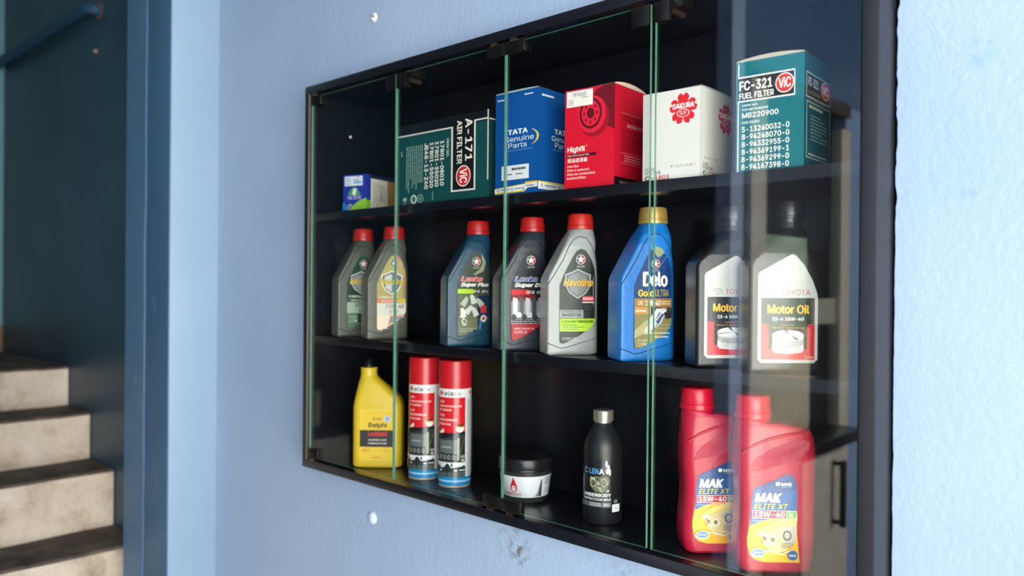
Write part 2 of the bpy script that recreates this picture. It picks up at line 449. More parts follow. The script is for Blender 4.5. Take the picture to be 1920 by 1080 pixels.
# floor, ceiling, far walls (unseen but closing the bay)
struct(box('floor', -4.5, 4.2, -4.2, WY, -1.14, -1.08, concrete('floor_concrete', '6D6A64', '87837B', '9A968D', 3)))
struct(box('ceiling', -4.5, 2.2, -4.2, .3, 1.9, 1.96, mat('A8ACB0', .8, 0, .05, 3)))
struct(box('wall_left', -4.6, -4.5, -4.2, WY, -1.08, 1.9, mat('20262E', .7, 0, .1, 3)))
struct(box('wall_front', -4.5, .38, -4.2, -4.1, -1.08, 1.9, mat('242A33', .7, 0, .1, 3)))

# ---- staircase
stair = empty('staircase', (-1.0, -.45, -1.08), 0, 'cement staircase with pale dirty risers and dark worn treads climbing away left', 'staircase')
M_RISER = concrete('riser_plaster', '9C8E7C', 'C8BCAA', 'DAD0C2', 7)
M_TREAD = concrete('tread_cement', '332D28', '4E463F', '6A6058', 9)
xs = [-1.0, -1.232, -1.452, -1.675]; zs = [-.405, -.213, -.045, .104]
steps = [(-.79+.0, -.590)]
def step_mesh(xf, xb, zb, zt, name='step'):
    nx, ny = 2, 24
    bm = bmesh.new()
    def V(x, y, z, k): return bm.verts.new((x+noise.noise(Vector((x*3, y*6, z*9+k)))*.004, y, z+noise.noise(Vector((x*7, y*7, z+k)))*.003))
    rows = []
    for i in range(ny+1):
        y = -1.0+(WY-.007+1.0)*i/ny
        rows.append([V(xf, y, zb, 1), V(xf, y, zt-.012, 1), V(xf-.004, y, zt-.003, 1), V(xf-.014, y, zt, 1), V(xb, y, zt, 1), bm.verts.new((xb, y, zb))])
    for a, b in zip(rows, rows[1:]):
        for k in range(5):
            f = bm.faces.new((a[k], b[k], b[k+1], a[k+1])); f.material_index = 0 if k < 1 else 1
    bm.faces.new(rows[0]); bm.faces.new(rows[-1][::-1])
    bmesh.ops.translate(bm, verts=bm.verts, vec=Vector((1.0, .45, 1.08)))
    return bm_obj(name, bm, [M_RISER, M_TREAD], stair, 40)
step_mesh(-.803, -1.06, -1.08, -.60)
for i in range(4):
    xb = xs[i+1]-.02 if i < 3 else -2.53
    step_mesh(xs[i], xb, (-.60 if i == 0 else zs[i-1])-.03, zs[i])

# ---- pipe rail fixed along the stairwell wall
rail = empty('wall_rail', (-1.42, WY-.01, 1.385), 0, 'blue painted pipe fixed along the dark stairwell wall above the steps', 'pipe rail')
bm = bmesh.new(); addtube(bm, [(-1.10, -.028, 0), (-.6, -.028, 0), (-.03, -.028, 0), (0, -.026, 0), (.012, -.016, 0), (.014, .012, 0)], .021, 16)
bm_obj('pipe', bm, mat('16405F', .6, 0, .12, 20), rail, 40)
bm = bmesh.new(); addtube(bm, [(.014, .003, 0), (.014, .012, 0)], .033, 20)
bm_obj('flange', bm, mat('5E4C44', .6, 0, .1, 20), rail, 40)
bm = bmesh.new(); addtube(bm, [(0, 0, 0), (0, .012, 0)], [.006, .009], 10)
o = bm_obj('wall_plug', bm, mat('8C7A6E', .6)); o.location = (-1.426, WY-.014, 1.2425)
tag(o, 'small brown plug in the dark stairwell wall below the end of the pipe', 'wall plug')

# ---- plugs and blemishes on the pale wall
def plug(x, z, label, broken):
    t = empty('wall_plug', (x, WY, z), 0, label, 'wall plug')
    bm = bmesh.new()
    lathe(bm, [(.0135, 0), (.0125, .003), (.009, .0052), (.004, .0062), (.001, .0064)] if not broken else [(.010, 0), (.009, .002), (.006, .0035), (.0045, .001), (.001, .0005)], 18)
    for v in bm.verts:
        d = noise.noise(v.co*160)*.0012; v.co.x += d; v.co.y += d
    bmesh.ops.rotate(bm, verts=bm.verts, cent=(0, 0, 0), matrix=Matrix.Rotation(R(90), 3, 'X'))
    bm_obj('plug_body', bm, mat('DCD8D6' if broken else 'BFD0F0', .5, 0, .1, 60), t, 50)
    bm = bmesh.new(); addtube(bm, [(0, -.0066, .002), (0, -.003, .002)], .0022, 8)
    bm_obj('plug_hole', bm, mat('8A6A66' if broken else '7F93B8', .8), t)
plug(.1856, 1.0068, 'white broken plug set in the blue wall above the cabinet, left of its top edge', True)
plug(.1953, -.0914, 'rounded blue painted plug on the wall below the cabinet', False)
bm = bmesh.new(); addtube(bm, [(0, 0, 0), (0, -.003, 0)], [.004, .003], 8)
o = bm_obj('nail_head', bm, mat('5C5A66', .6)); o.location = (-.050, WY, .641)
tag(o, 'tiny dark nail head in the blue wall just left of the cabinet', 'nail')

# ---- partition, window and counter seen mirrored in the right glass door
PX = .45
M_ALU = mat('E0DAC8', .45, 0, .05, 12)
M_BW = wall_paint('partition_blue_paint', '8FB0DC', '9DBBE2', '6F93BE', .4, 21)
def part_x(y0, y1, z0, z1, m_, th=.05, name='x', parent=None, dx=0.0, bev=0.0):
    return box(name, PX-th+dx, PX+dx, -y1, -y0, z0, z1, m_, parent, bev)
struct(part_x(1.17, 1.25, -1.08, 1.9, mat('A9BEE0', .5, 0, .05, 6), .05, 'wall_partition_edge'))
struct(part_x(1.25, 4.1, 1.12, 1.9, mat('51719C', .5, 0, .06, 4), .05, 'wall_partition_top'))
struct(part_x(2.08, 4.1, -1.08, 1.12, M_BW, .05, 'wall_partition'))
win = empty('door_1', (PX, -1.7, -1.08)); win['kind'] = 'structure'
def wpart(n, y0, y1, z0, z1, m_, dx=0, th=.05):
    o = box(n, -th+dx, dx, -y1+1.7, -y0+1.7, z0+1.08, z1+1.08, m_, win, .003); return o
wpart('jamb', 1.265, 1.315, -1.08, 1.10, M_ALU, .02)
wpart('jamb', 1.322, 1.39, -1.08, 1.10, M_ALU, .01)
wpart('jamb', 1.99, 2.08, -1.08, 1.02, M_ALU, .02)
wpart('head_rail', 1.265, 2.08, 1.07, 1.12, mat('4E463A', .5), .02)
wpart('panel', 1.39, 1.78, .28, .60, mat('B4CCAE', .6, 0, .3, 5), -.02, .01)
wpart('panel', 1.39, 1.80, -.09, .28, mat('E8DEC0', .7, 0, .12, 9), -.015, .01)
wpart('panel', 1.39, 2.0, .60, 1.07, mat('1C2330', .6), -.02, .01)
wpart('panel', 1.80, 2.0, -.4, .60, mat('15191E', .6), -.025, .01)
wpart('middle_rail', 1.78, 2.0, .29, .385, mat('BDBBAA', .5), 0, .02)
wpart('panel', 1.39, 2.0, -1.08, -.09, mat('A59A82', .7), -.02, .01)
cnt = empty('counter_cabinet', (.50, -1.65, -1.08), 0, 'pale wooden counter unit with black top and black bow handle, mirrored in the glass', 'cabinet')
M_WOOD = concrete('pale_grey_wood', 'BDB7AB', 'CBC5B9', 'D6D0C4', 12)
def cpart(n, x0, x1, y0, y1, z0, z1, m_, par=cnt, bev=.002):
    return box(n, x0-.5, x1-.5, -y1+1.65, -y0+1.65, z0+1.08, z1+1.08, m_, par, bev)
cpart('body', .455, .565, 1.40, 1.785, -1.08, -.115, M_WOOD)
dr = cpart('door', .565, .58, 1.405, 1.765, -1.07, -.125, M_WOOD)
cpart('worktop', .452, .585, 1.385, 1.93, -.115, -.078, mat('1D1B1A', .3, 0, .1))
bm = bmesh.new()
for z in (-.16, -.355): addbox(bm, .08, .115, -1.65+1.65-.006, -1.65+1.65+.006, z+1.08-.006, z+1.08+.006)
addbox(bm, .105, .121, -.011, .011, -.368+1.08, -.149+1.08, .002)
bm_obj('handle', bm, M_BLK, dr, 35)

# ==================================================================  THE CABINET
cab = empty('display_cabinet', (0, 0, 0), 0, 'black laminate wall cabinet with four glass doors and two shelves set in the blue wall', 'cabinet')
TB = .018; YD = .215
def cb(name, x0, x1, y0, y1, z0, z1, m_=LAM, bev=.0008, par=cab): return box(name, x0, x1, y0, y1, z0, z1, m_, par, bev)
M_FR = mat('2C2624', .38, 0, .15, 40)
cb('top_panel', 0, CL, 0, YD, CH-TB, CH)
cb('bottom_panel', 0, CL, 0, YD, 0, TB)
cb('side_panel', 0, TB, 0.0002, YD, TB, CH-TB)
cb('side_panel', CL-.0205, CL, 0.0002, YD, TB, CH-TB, mat('1B1D24', .42, 0, .15, 40))
cb('back_panel', TB, CL-.0205, YD-.012, YD-.002, TB, CH-TB)
cb('shelf', TB, CL-.0205, .022, YD-.012, .283, .301)
cb('shelf', TB, CL-.0205, .022, YD-.012, .566, .584)
# pale edging strip inside the left side panel
cb('edge_strip', TB-.004, TB+.0005, -.0012, .004, TB, CH-TB, mat('4F4740', .4, 0, .1, 30))
# screw in the side panel
for (x, y, z) in ((TB, .1138, .7729),):
    bm = bmesh.new(); lathe(bm, [(.0034, 0), (.003, .0014), (.0008, .0018)], 12)
    bmesh.ops.rotate(bm, verts=bm.verts, cent=(0, 0, 0), matrix=Matrix.Rotation(R(90), 3, 'Y'))
    bmesh.ops.translate(bm, verts=bm.verts, vec=Vector((x, y, z)))
    bm_obj('screw', bm, mat('E6E2D2', .4), cab, 40)
# glass doors
edges = [.0215, .3262, .6322, .9375, 1.2455]
gaps = [(0, -.0012), (.0012, -.0012), (.0012, -.0025), (.0062, 0)]
GY0, GY1 = .0045, .0095
GZ0, GZ1 = TB+.006, CH-TB-.007
doors = []
for i in range(4):
    x0 = edges[i]+gaps[i][0]; x1 = edges[i+1]+gaps[i][1]
    bm = bmesh.new(); addbox(bm, x0, x1, GY0, GY1, GZ0, GZ1)
    for f in bm.faces: f.material_index = 0 if abs(f.normal.y) > .5 else 1
    bm.normal_update()
    o = bm_obj('glass_door', bm, [GLASS, M_EDGE], cab)
    for p in o.data.polygons: p.material_index = 0 if abs(p.normal.y) > .5 else 1
    doors.append(o)
# hinge clamps (pivot hinges) at the hinged corners, magnetic catches at the meeting corners
def clamp(x0, x1, top, d):
    bm = bmesh.new()
    za, zb = (GZ1-.020, GZ1+.0065) if top else (GZ0-.0055, GZ0+.020)
    addbox(bm, x0, x1, GY0-.0035, GY0-.0003, za, zb, .0006)
    addbox(bm, x0, x1, GY1+.0003, GY1+.0035, za, zb, .0006)
    addbox(bm, x0, x1, GY0-.0035, GY1+.0035, (zb-.004 if top else za), (zb if top else za+.004))
    h = bm_obj('hinge_clamp', bm, M_BLK, doors[d], 35)
    bm = bmesh.new(); zc = GZ1+.003 if top else GZ0-.003
    addtube(bm, [((x0+x1)/2-.008, GY0-.0045, zc), ((x0+x1)/2+.008, GY0-.0045, zc)], .0028, 10)
    bm_obj('hinge_pin', bm, M_CHROME, doors[d], 40)
for top in (True, False):
    clamp(.0225, .060, top, 0); clamp(.588, .6305, top, 1); clamp(.6345, .680, top, 2); clamp(1.205, 1.2445, top, 3)
def plate(x0, x1, d):
    bm = bmesh.new(); addbox(bm, x0, x1, GY0-.0012, GY0-.0002, GZ1-.030, GZ1+.001, .0003); addbox(bm, x0, x1, GY1+.0002, GY1+.0012, GZ1-.030, GZ1+.001, .0003)
    bm_obj('strike_plate', bm, M_BLK, doors[d], 35)
plate(.295, .3235, 0); plate(.3285, .358, 1); plate(.900, .9335, 2); plate(.9420, .968, 3)
for xc in (.330, .943):
    bm = bmesh.new(); addbox(bm, xc-.028, xc+.040, .016, .046, CH-TB-.016, CH-TB, .001)
    ct = bm_obj('magnetic_catch', bm, mat('120E0E', .35), cab, 35)
    for dx in (-.014, .022):
        bm = bmesh.new(); addtube(bm, [(xc+dx, .018, CH-TB-.020), (xc+dx, .046, CH-TB-.020)], [.0050, .0058], 14)
        bm_obj('catch_roller', bm, mat('4A3630', .22, .5), ct, 40)
    for dx in (.000, .020):
        bm = bmesh.new(); addtube(bm, [(xc+dx+.01, .0155, CH-TB-.008), (xc+dx+.01, .018, CH-TB-.008)], .0022, 10)
        bm_obj('catch_screw', bm, mat('E8E4DC', .2, 1), ct, 40)

# ==================================================================  BOXES ON THE TOP SHELF
Z1 = .5842
def carton(name, x, y, rz, w, d, h, col, label, cols=None, flap=None, kraft=None, sag=0.0):
    """origin at front-left-bottom corner; front faces -Y"""
    t = empty(name, (x, y, Z1), rz, label, 'box')
    m_ = mat(col, .42, 0, .04, 20, .06, 30)
    bm = bmesh.new()
    n = 10
    # body with slightly bowed faces
    addbox(bm, 0, w, 0, d, 0, h, .0012)
    o = bm_obj('carton', bm, m_, t, 35)
    if flap:
        # lid flaps: thin board with its white cut edge, bowed up along the right-hand side or the front
        side, col2, rise = flap
        bm = bmesh.new(); k = 12
        for i in range(k):
            a, b = i/k, (i+1)/k
            za = h+rise*math.sin(PI*min(1, a*1.0))**.8*1; zb = h+rise*math.sin(PI*b)**.8 if b < 1 else h
            if side == 'right': q = [(w, d*a), (w, d*b)]; wx = -w*.5; wy = 0
            else: q = [(w*a, 0), (w*b, 0)]; wx = 0; wy = d*.5
            (xa, ya), (xb, yb) = q
            v = [bm.verts.new(p) for p in ((xa, ya, h+.0002), (xb, yb, h+.0002), (xb, yb, zb+.0016), (xa, ya, za+.0016), (xa+wx, ya+wy, h+.0002), (xb+wx, yb+wy, h+.0002))]
            bm.faces.new((v[0], v[1], v[2], v[3])); bm.faces.new((v[3], v[2], v[5], v[4]))
        bm_obj('lid_flap', bm, mat(col2, .6, 0, .05, 30), t)
    return t, w, d, h
def front(w, h):   # normalised (u,v) -> front face
    return lambda u, v, e: (u*w, -e, v*h)
def side(w, d, h):  # normalised (u,v) -> right face, u runs back
    return lambda u, v, e: (w+e, u*d, v*h)

def vic_logo(P, cx, cy, rx, ry, rot=0):
    P.ell(cx, cy, rx, ry, 'F4EFE8'); P.ell(cx, cy, rx*.9, ry*.9, 'C92A2E')
    if rot == 0: P.text('ViC', cx-rx*.66, cy-ry*.5, cx+rx*.66, cy+ry*.55, 'F4EFE8', .03)
    else: P.text('ViC', cx-rx*.5, cy-ry*.66, cx+rx*.55, cy+ry*.66, 'F4EFE8', .03, 0, -90)

# --- small blue filter box
t, w, d, h = carton('filter_box', .0885, .0445, 14, .068, .104, .083, '233B9E', 'small blue, green and white box alone at the left end of the top shelf', None)
P = Print(front(w, h))
P.rect(.02, .0, 1, 1, '24359C')
P.poly([(.0, .0), (.42, .0), (.25, .13), (0, .27)], '1E7EC4')
P.poly([(.22, .0), (1, .0), (1, .36), (.75, .31), (.5, .2), (.35, .11)], '8CC63A')
P.rect(.08, .70, .84, .96, 'D8E2EE'); P.rect(.46, .76, .8, .80, '4FA3D8'); P.text('ACDelco', .44, .81, .72, .88, '2C86C8', .02)
P.ring(.2, .86, .07, .05, .3, '8A93B8', 14); P.ring(.27, .86, .07, .05, .3, '8A93B8', 14); P.lines(.1, .73, .36, .78, 1, '9AA3B8')
P.poly([(.62, .9), (.72, .93), (.66, .95)], 'D23A3A')
P.poly([(.22, .46), (.36, .62), (.5, .68), (.62, .62), (.78, .46), (.65, .43), (.35, .43)], '4E8F6A')
P.poly([(.40, .47), (.46, .62), (.6, .62), (.56, .47)], 'DCE8E0'); P.rect(.44, .43, .56, .46, 'C9D6E8')
P.text('FUEL FILTER', .22, .33, .78, .42, 'C9D3EC', .02)
P.ell(.33, .12, .1, .085, 'D6DAD8'); P.ell(.33, .12, .085, .07, '5B6B66'); P.text('24', .28, .09, .38, .15, 'D6DAD8')
P.build('printed_front', t, 'blue front with green wave and white top label')
P = Print(side(w, d, h))
P.rect(0, 0, .12, 1, '24359C'); P.rect(0, 0, .14, .30, '8CC63A'); P.rect(.14, .02, .72, .9, 'E9E4D6'); P.rect(.12, .9, 1, 1, '222A44')
P.rect(.72, 0, 1, .9, 'B08A52')
P.lines(.2, .1, .44, .8, 4, '8C887E', .35, .3, 4, True); P.text('FUEL FILTER ELEMENT', .45, .3, .55, .75, '3E3C3A', .01, 0, -90); P.lines(.58, .1, .68, .7, 2, 'A39E92', .35, .4, 5, True)
P.build('printed_side', t, 'white label and brown cardboard side')

# --- wide dark green air filter box
t, w, d, h = carton('air_filter_box', .2997, .030, 0, .269, .140, .163, '123F40', 'wide dark green air filter box with sideways white writing on the top shelf', None, None)
P = Print(front(w, h))
P.rect(0, 0, 1, 1, '10484A')
P.rect(0, .875, 1, 1, '10181E')
P.rect(0, .86, .63, .875, 'E6E4DC')
P.rect(.62, .10, .86, 1, '10161C')
P.rect(.618, .10, .634, .873, 'E6E4DC'); P.rect(.618, .10, .868, .118, 'E6E4DC'); P.rect(.853, .10, .868, .905, 'E6E4DC'); P.rect(.853, .893, .985, .908, 'E6E4DC')
P.rect(.985, .2, .996, 1, 'D9D6CC')
P.text('A-171', .765, .445, .835, .94, 'F2EFE6', .025, 0, -90)
P.text('AIR FILTER', .68, .42, .732, .93, 'F2EFE6', .025, 0, -90)
vic_logo(P, .748, .275, .075, .125, -90)
P.text('OEM NO.', .572, .52, .596, .745, 'DDE4DE', .015, 0, -90)
for a, b, s_, y0 in ((.505, .545, '17801-08010', .19), (.447, .487, '17801-35020', .185), (.390, .430, '17801-55020', .18), (.330, .372, 'JE48-13-Z40', .17)):
    P.text(s_, a, y0, b, .73, 'F2EFE6', .025, 0, -90)
P.lines(.115, .14, .315, .72, 9, '8FB0AA', .42, .35, 8, True)
P.text('UR', .055, .61, .075, .67, 'A9C4BE', .01, 0, -90)
P.text('1248', .42, .03, .435, .13, 'A9C4BE', .01, 0, -90)
P.ell(.212, .058, .036, .058, 'B7C7C2'); P.ell(.212, .058, .022, .036, '3A6664'); P.ring(.288, .062, .034, .052, .25, '7FA09A'); star(P, .288, .062, .02, .032, '7FA09A')
P.rect(.09, .045, .105, .085, 'B7C7C2'); P.rect(.112, .045, .127, .085, 'B7C7C2'); P.text('CE', .088, .005, .128, .03, '9DB5B0')
P.build('printed_front', t, 'green front with white framed black band and red oval logo')
P = Print(side(w, d, h)); P.rect(0, 0, 1, .88, '0E3638'); P.rect(0, .88, 1, 1, '10141A'); P.rect(0, .885, .6, .9, 'C9C9C2'); P.build('printed_side', t)

# --- blue parts box
t, w, d, h = carton('parts_box', .5851, .030, 0, .1037, .098, .184, '0A5CA8', 'tall blue parts box with a white label between the green box and the red box', None, ('front', 'A8B4BE', .0015))
def tata(P, u0, u1):
    k = u1-u0; U = lambda q: u0+k*q
    P.text('TATA', U(.18), .585, U(.66), .635, 'E9F1F6', .04)
    P.text('Genuine', U(.10), .515, U(.80), .568, 'DDE9F2', .0)
    P.text('Parts', U(.20), .452, U(.64), .502, 'DDE9F2', .0)
    P.line([(U(.12), .43), (U(.78), .43)], .003, '8FB8DC')
    P.layer += 1
    pts = [(math.cos(R(a)), math.sin(R(a))) for a in range(-60, 61, 10)]
    for (c0, s0), (c1, s1) in zip(pts, pts[1:]):
        P.poly([(U(.62+.30*c0), .54+.085*s0), (U(.62+.30*c1), .54+.085*s1), (U(.62+.25*c1), .54+.085*s1), (U(.62+.25*c0), .54+.085*s0)], 'E3C74E' if u1-u0 > .95 else '2E8AA0', new=False)
def strip(P, first):
    if first:
        P.poly([(0, .015), (.72, .02), (.72, .055), (1, .055), (1, .112), (.72, .112), (.72, .095), (0, .07)], 'E6C33C')
        P.poly([(0, .03), (.74, .035), (.78, .055), (1, .06), (1, .098), (.74, .088), (0, .062)], 'DCE4E6')
        for a in (.08, .42, .68): P.ring(a, .052, .03, .014, .4, '33507A', 12)
        P.lines(.14, .045, .38, .06, 1, '6A7C92', .8, .1, 3); P.lines(.48, .048, .64, .062, 1, '6A7C92', .8, .1, 4); P.lines(.74, .066, .94, .08, 1, '6A7C92', .8, .1, 4)
    else:
        P.rect(0, .035, 1, .112, 'DCE4E6'); P.rect(0, .098, 1, .112, 'E6C33C'); P.rect(.5, .035, 1, .05, 'E6C33C')
        for a in (.1, .6): P.ring(a, .075, .03, .014, .4, '33507A', 12)
        P.lines(.18, .066, .5, .08, 1, '4A5C72', .8, .1, 3)
P = Print(front(w, h)); P.rect(0, 0, 1, 1, '08509A'); tata(P, .12, 1.1)
P.rect(.16, .145, .80, .285, 'DDE2E6'); P.lines(.40, .235, .74, .26, 1, '2E3238', .9, .05, 6); P.lines(.24, .19, .42, .205, 1, '5A6068', .9, .05, 6); P.lines(.5, .19, .66, .205, 1, '5A6068', .9, .05, 7); P.lines(.24, .155, .3, .17, 1, '5A6068', .9, .05, 8)
strip(P, True); P.lines(.06, .93, .28, .945, 1, 'DDE9F2', .9, .02, 2); P.lines(.70, .945, .90, .96, 1, 'DDE9F2', .9, .02, 3)
P.build('printed_front', t, 'blue front with white sticker and yellow and white strip')
P = Print(side(w, d, h)); P.rect(0, 0, 1, 1, '084C92'); tata(P, .28, 1.2); strip(P, False); P.lines(.08, .925, .42, .945, 1, 'DDE9F2', .9, .02, 2)
P.build('printed_side', t)

# --- red filter box
t, w, d, h = carton('filter_box', .7490, .0300, 4, .0980, .100, .166, 'CC1230', 'bright red fuel filter box with a drawn filter and white sticker', None, ('right', 'E2CDB8', .006))
P = Print(front(w, h)); P.rect(0, 0, 1, 1, 'D0122E')
P.poly([(.50, .88), (.66, .97), (.80, 1), (1, 1), (1, .55), (.86, .60)], '6E0F1F')
P.layer += 1
P.ell(.60, .70, .30, .20, '9A1426', 30); P.ell(.55, .73, .28, .185, 'D8203A', 30); P.ring(.53, .74, .225, .155, .18, '5C0D1A', 30); P.ell(.53, .74, .075, .055, '5C0D1A')
for k in range(8):
    a = R(k*45); P.ell(.53+.13*math.cos(a), .74+.09*math.sin(a), .022, .016, '7A1020', 10); P.layer -= 1
P.layer += 2
P.rect(.04, .825, .575, .985, 'ECE8E2'); P.text('TF9365', .16, .925, .44, .965, '4A4646', .005); P.lines(.08, .84, .2, .905, 4, '8C8888', .4, .2, 5); P.lines(.35, .905, .49, .917, 1, 'A09C9C', .8, .1, 5)
P.text('Highfil', .065, .355, .43, .425, 'F6E9E2', .035); P.ring(.46, .425, .015, .01, .3, 'F0C0B8', 10)
P.rect(.065, .318, .65, .345, '2A1216'); P.text('High Performance Filter', .075, .322, .52, .341, 'E8DCD8', .02)
P.text('燃油滤清器', .07, .262, .48, .306, 'F6E9E2', .02)
for k, s_ in enumerate(('Fuel filter', 'Filtre à carburant', 'Filtro de combustible', 'Kraftstofffilter')):
    P.text(s_, .07, .213-.04*k, (.31, .52, .64, .46)[k], .238-.04*k, 'F6D9D2', .015)
P.build('printed_front', t, 'red front with dark filter drawing and white sticker')
P = Print(side(w, d, h)); P.rect(0, 0, 1, 1, 'CE1530')
P.rect(0, 0, 1, .095, '1B1416'); P.text('TF9365', .15, .025, .62, .055, 'A8A0A0', .02)
P.line([(.18, .735), (1, .735)], .004, 'E8949A'); P.text('INSTRUCTION', .38, .60, .95, .635, 'F0B4B4', .02)
P.lines(.22, .36, .98, .58, 9, '97142A', .35, .15, 11); P.lines(.22, .66, .98, .71, 2, '97142A', .35, .15, 12)
P.line([(.18, .335), (1, .335)], .003, 'E8949A'); P.line([(.18, .235), (1, .235)], .003, 'E8949A'); P.lines(.3, .25, .98, .325, 3, 'EFA8AA', .35, .25, 13)
P.build('printed_side', t)

# --- white oil filter box
def sakura(P, cx, cy, rx, ry, col='D8202C'):
    P.layer += 1
    pts = []
    for k in range(5):
        a0 = 90+72*k
        for da, q in ((-30, .86), (-20, .98), (-9, 1.02), (0, .84), (9, 1.02), (20, .98), (30, .86), (36, .56)):
            a = R(a0+da); pts.append((cx+rx*q*math.cos(a), cy+ry*q*math.sin(a)))
    for a, b in zip(pts, pts[1:]+pts[:1]): P.poly([(cx, cy), a, b], col, new=False)
    P.text('SAKURA', cx-rx*.80, cy+ry*.02, cx+rx*.80, cy+ry*.38, 'F8F2EE', .04)
    P.ring(cx, cy-ry*.28, rx*.46, ry*.26, .12, 'F8F2EE', 22); P.text('S/F', cx-rx*.26, cy-ry*.42, cx+rx*.26, cy-ry*.14, 'F8F2EE', .0)
t, w, d, h = carton('filter_box', .9068, .0290, 2, .0985, .100, .135, 'E9E8E6', 'white oil filter box with a red blossom emblem', None, ('right', 'A8A6A2', .001))
P = Print(front(w, h)); P.rect(0, 0, 1, 1, 'D9D8D5'); sakura(P, .71, .775, .235, .175)
P.text('オイルフィルター', .50, .125, .93, .165, '8A8888', -.005)
P.line([(.055, .07), (.055, .155)], .006, '55524F'); P.text('OIL', .085, .115, .22, .15, '6E6A68', 0); P.text('FILTER', .085, .07, .33, .105, '6E6A68', 0)
P.text('C-', .05, .005, .21, .055, '2C2828', .01); P.text('1803', .235, .005, .48, .055, 'C02A34', .01)
P.build('printed_front', t, 'white front with red blossom emblem')
P = Print(side(w, d, h)); P.rect(0, 0, 1, 1, 'D6D4CE'); sakura(P, .83, .72, .26, .175)
P.text('オイルフィルター', .10, .205, .60, .24, '8A8888', -.005)
P.line([(.085, .105), (.085, .175)], .008, '55524F'); P.text('OIL', .115, .14, .25, .17, '55524F', 0); P.text('FILTER', .115, .10, .38, .13, '55524F', 0)
P.text('C-', .08, .03, .24, .08, '2C2828', .01); P.text('1803', .27, .03, .55, .08, 'C02A34', .01)
P.build('printed_side', t)

# --- teal fuel filter box
t, w, d, h = carton('fuel_filter_box', 1.0655, .0262, 3, .0970, .100, .155, '0C6A76', 'tall teal fuel filter box with white part numbers, rightmost on the top shelf', None, ('front', 'B9B2A0', .0045))
P = Print(front(w, h)); P.rect(0, 0, 1, 1, '0A6872')
P.rect(.03, .86, .045, .985, 'F0EFEA')
P.rect(.03, .635, .87, .865, 'F0EFEA'); P.rect(.0, .648, .858, .852, '191A22'); P.rect(.0, .625, .03, .9, '0C7682')
P.rect(.03, .648, .06, .852, '191A22')
P.rect(.03, .0, .045, .635, 'F0EFEA')
P.text('FC-321', .05, .735, .545, .825, 'F4F3EE', .035); P.text('FUEL FILTER', .05, .66, .57, .715, 'F4F3EE', .03)
vic_logo(P, .725, .755, .135, .088)
P.text('OEM NO.', .10, .59, .34, .61, 'E6F0EE', .02); P.text('FOR MITSUBISHI', .10, .55, .49, .572, 'E6F0EE', .02)
P.text('MB220900', .10, .485, .64, .533, 'F4F3EE', .02); P.text('FOR ISUZU', .10, .432, .36, .455, 'E6F0EE', .02)
for k, s_ in enumerate(('5-13240032-0', '8-94248070-0', '8-94332955-0', '8-94369199-1', '8-94369299-0', '8-94167398-0')):
    P.text(s_, .10, .358-.0685*k, .80, .408-.0685*k, 'F4F3EE', .02)
P.build('printed_front', t, 'teal front with black panel, red round logo and white part numbers')
P = Print(side(w, d, h)); P.rect(0, 0, 1, 1, '0A4A54')
P.rect(.06, .62, 1, .84, '1A2026'); P.frame(.06, .62, 1.0, .84, .02, 'A9B4B2', .01); P.frame(.06, .09, 1.0, .585, .02, 'A9B4B2', .008)
P.text('FC-321', .12, .72, .50, .80, 'B8BFBC', .03); P.text('フューエルフィルター', .12, .65, .62, .69, 'A8B0AE', .0); vic_logo(P, .78, .74, .17, .08)
P.lines(.14, .52, .7, .56, 1, 'A8B0AE', .7, .2, 4); P.lines(.2, .24, .9, .48, 8, '7E9A9A', .35, .4, 15); P.lines(.12, .11, .9, .13, 1, '9FB0AE', .8, .1, 6)
P.build('printed_side', t)

# ==================================================================  BOTTLES
def rring(xl, xr, t, rc, k=6, rfl=None):
    """rounded-rectangle section, counter-clockwise from front-left; front is -Y"""
    w_ = (xr-xl)/2; rc = min(rc, w_*.999, t*.999); rfl = rc if rfl is None else min(rfl, w_*.999, t*.999)
    pts = []
    for (cx, cy, a0, r_) in ((xr-rc, -t+rc, -90, rc), (xr-rc, t-rc, 0, rc), (xl+rc, t-rc, 90, rc), (xl+rfl, -t+rfl, 180, rfl)):
        for i in range(k+1):
            a = R(a0+90*i/k); pts.append((cx+r_*math.cos(a), cy+r_*math.sin(a)))
    return pts
def loft(bm, secs, mi=0):
    rings = [[bm.verts.new((x, y, z)) for x, y in pts] for z, pts in secs]
    for a, b in zip(rings, rings[1:]):
        n = len(a)
        for k in range(n): bm.faces.new((a[k], a[(k+1) % n], b[(k+1) % n], b[k])).material_index = mi
    bm.faces.new(rings[0][::-1]); bm.faces.new(rings[-1])
def lerp(tab, z):
    for (z0, v0), (z1, v1) in zip(tab, tab[1:]):
        if z <= z1: return v0+(v1-v0)*(z-z0)/(z1-z0)
    return tab[-1][1]
def bottle_body(parent, H, XL, XR, T, RC, RF, m_, name='body', steps=60):
    bm = bmesh.new(); secs = []
    zsx = sorted(set([0, .0015, .004]+[H*i/steps for i in range(1, steps+1)]+[z for z, _ in XL+XR+T if 0 < z < H]))
    for z in zsx:
        k = 0 if z > .006 else .004*(1-math.sqrt(max(0, 1-(1-z/.006)**2)))
        secs.append((z, rring(lerp(XL, z)+k, lerp(XR, z)-k, lerp(T, z)-k, lerp(RC, z), 6, lerp(RF, z))))
    loft(bm, secs)
    return bm_obj(name, bm, m_, parent, 32)
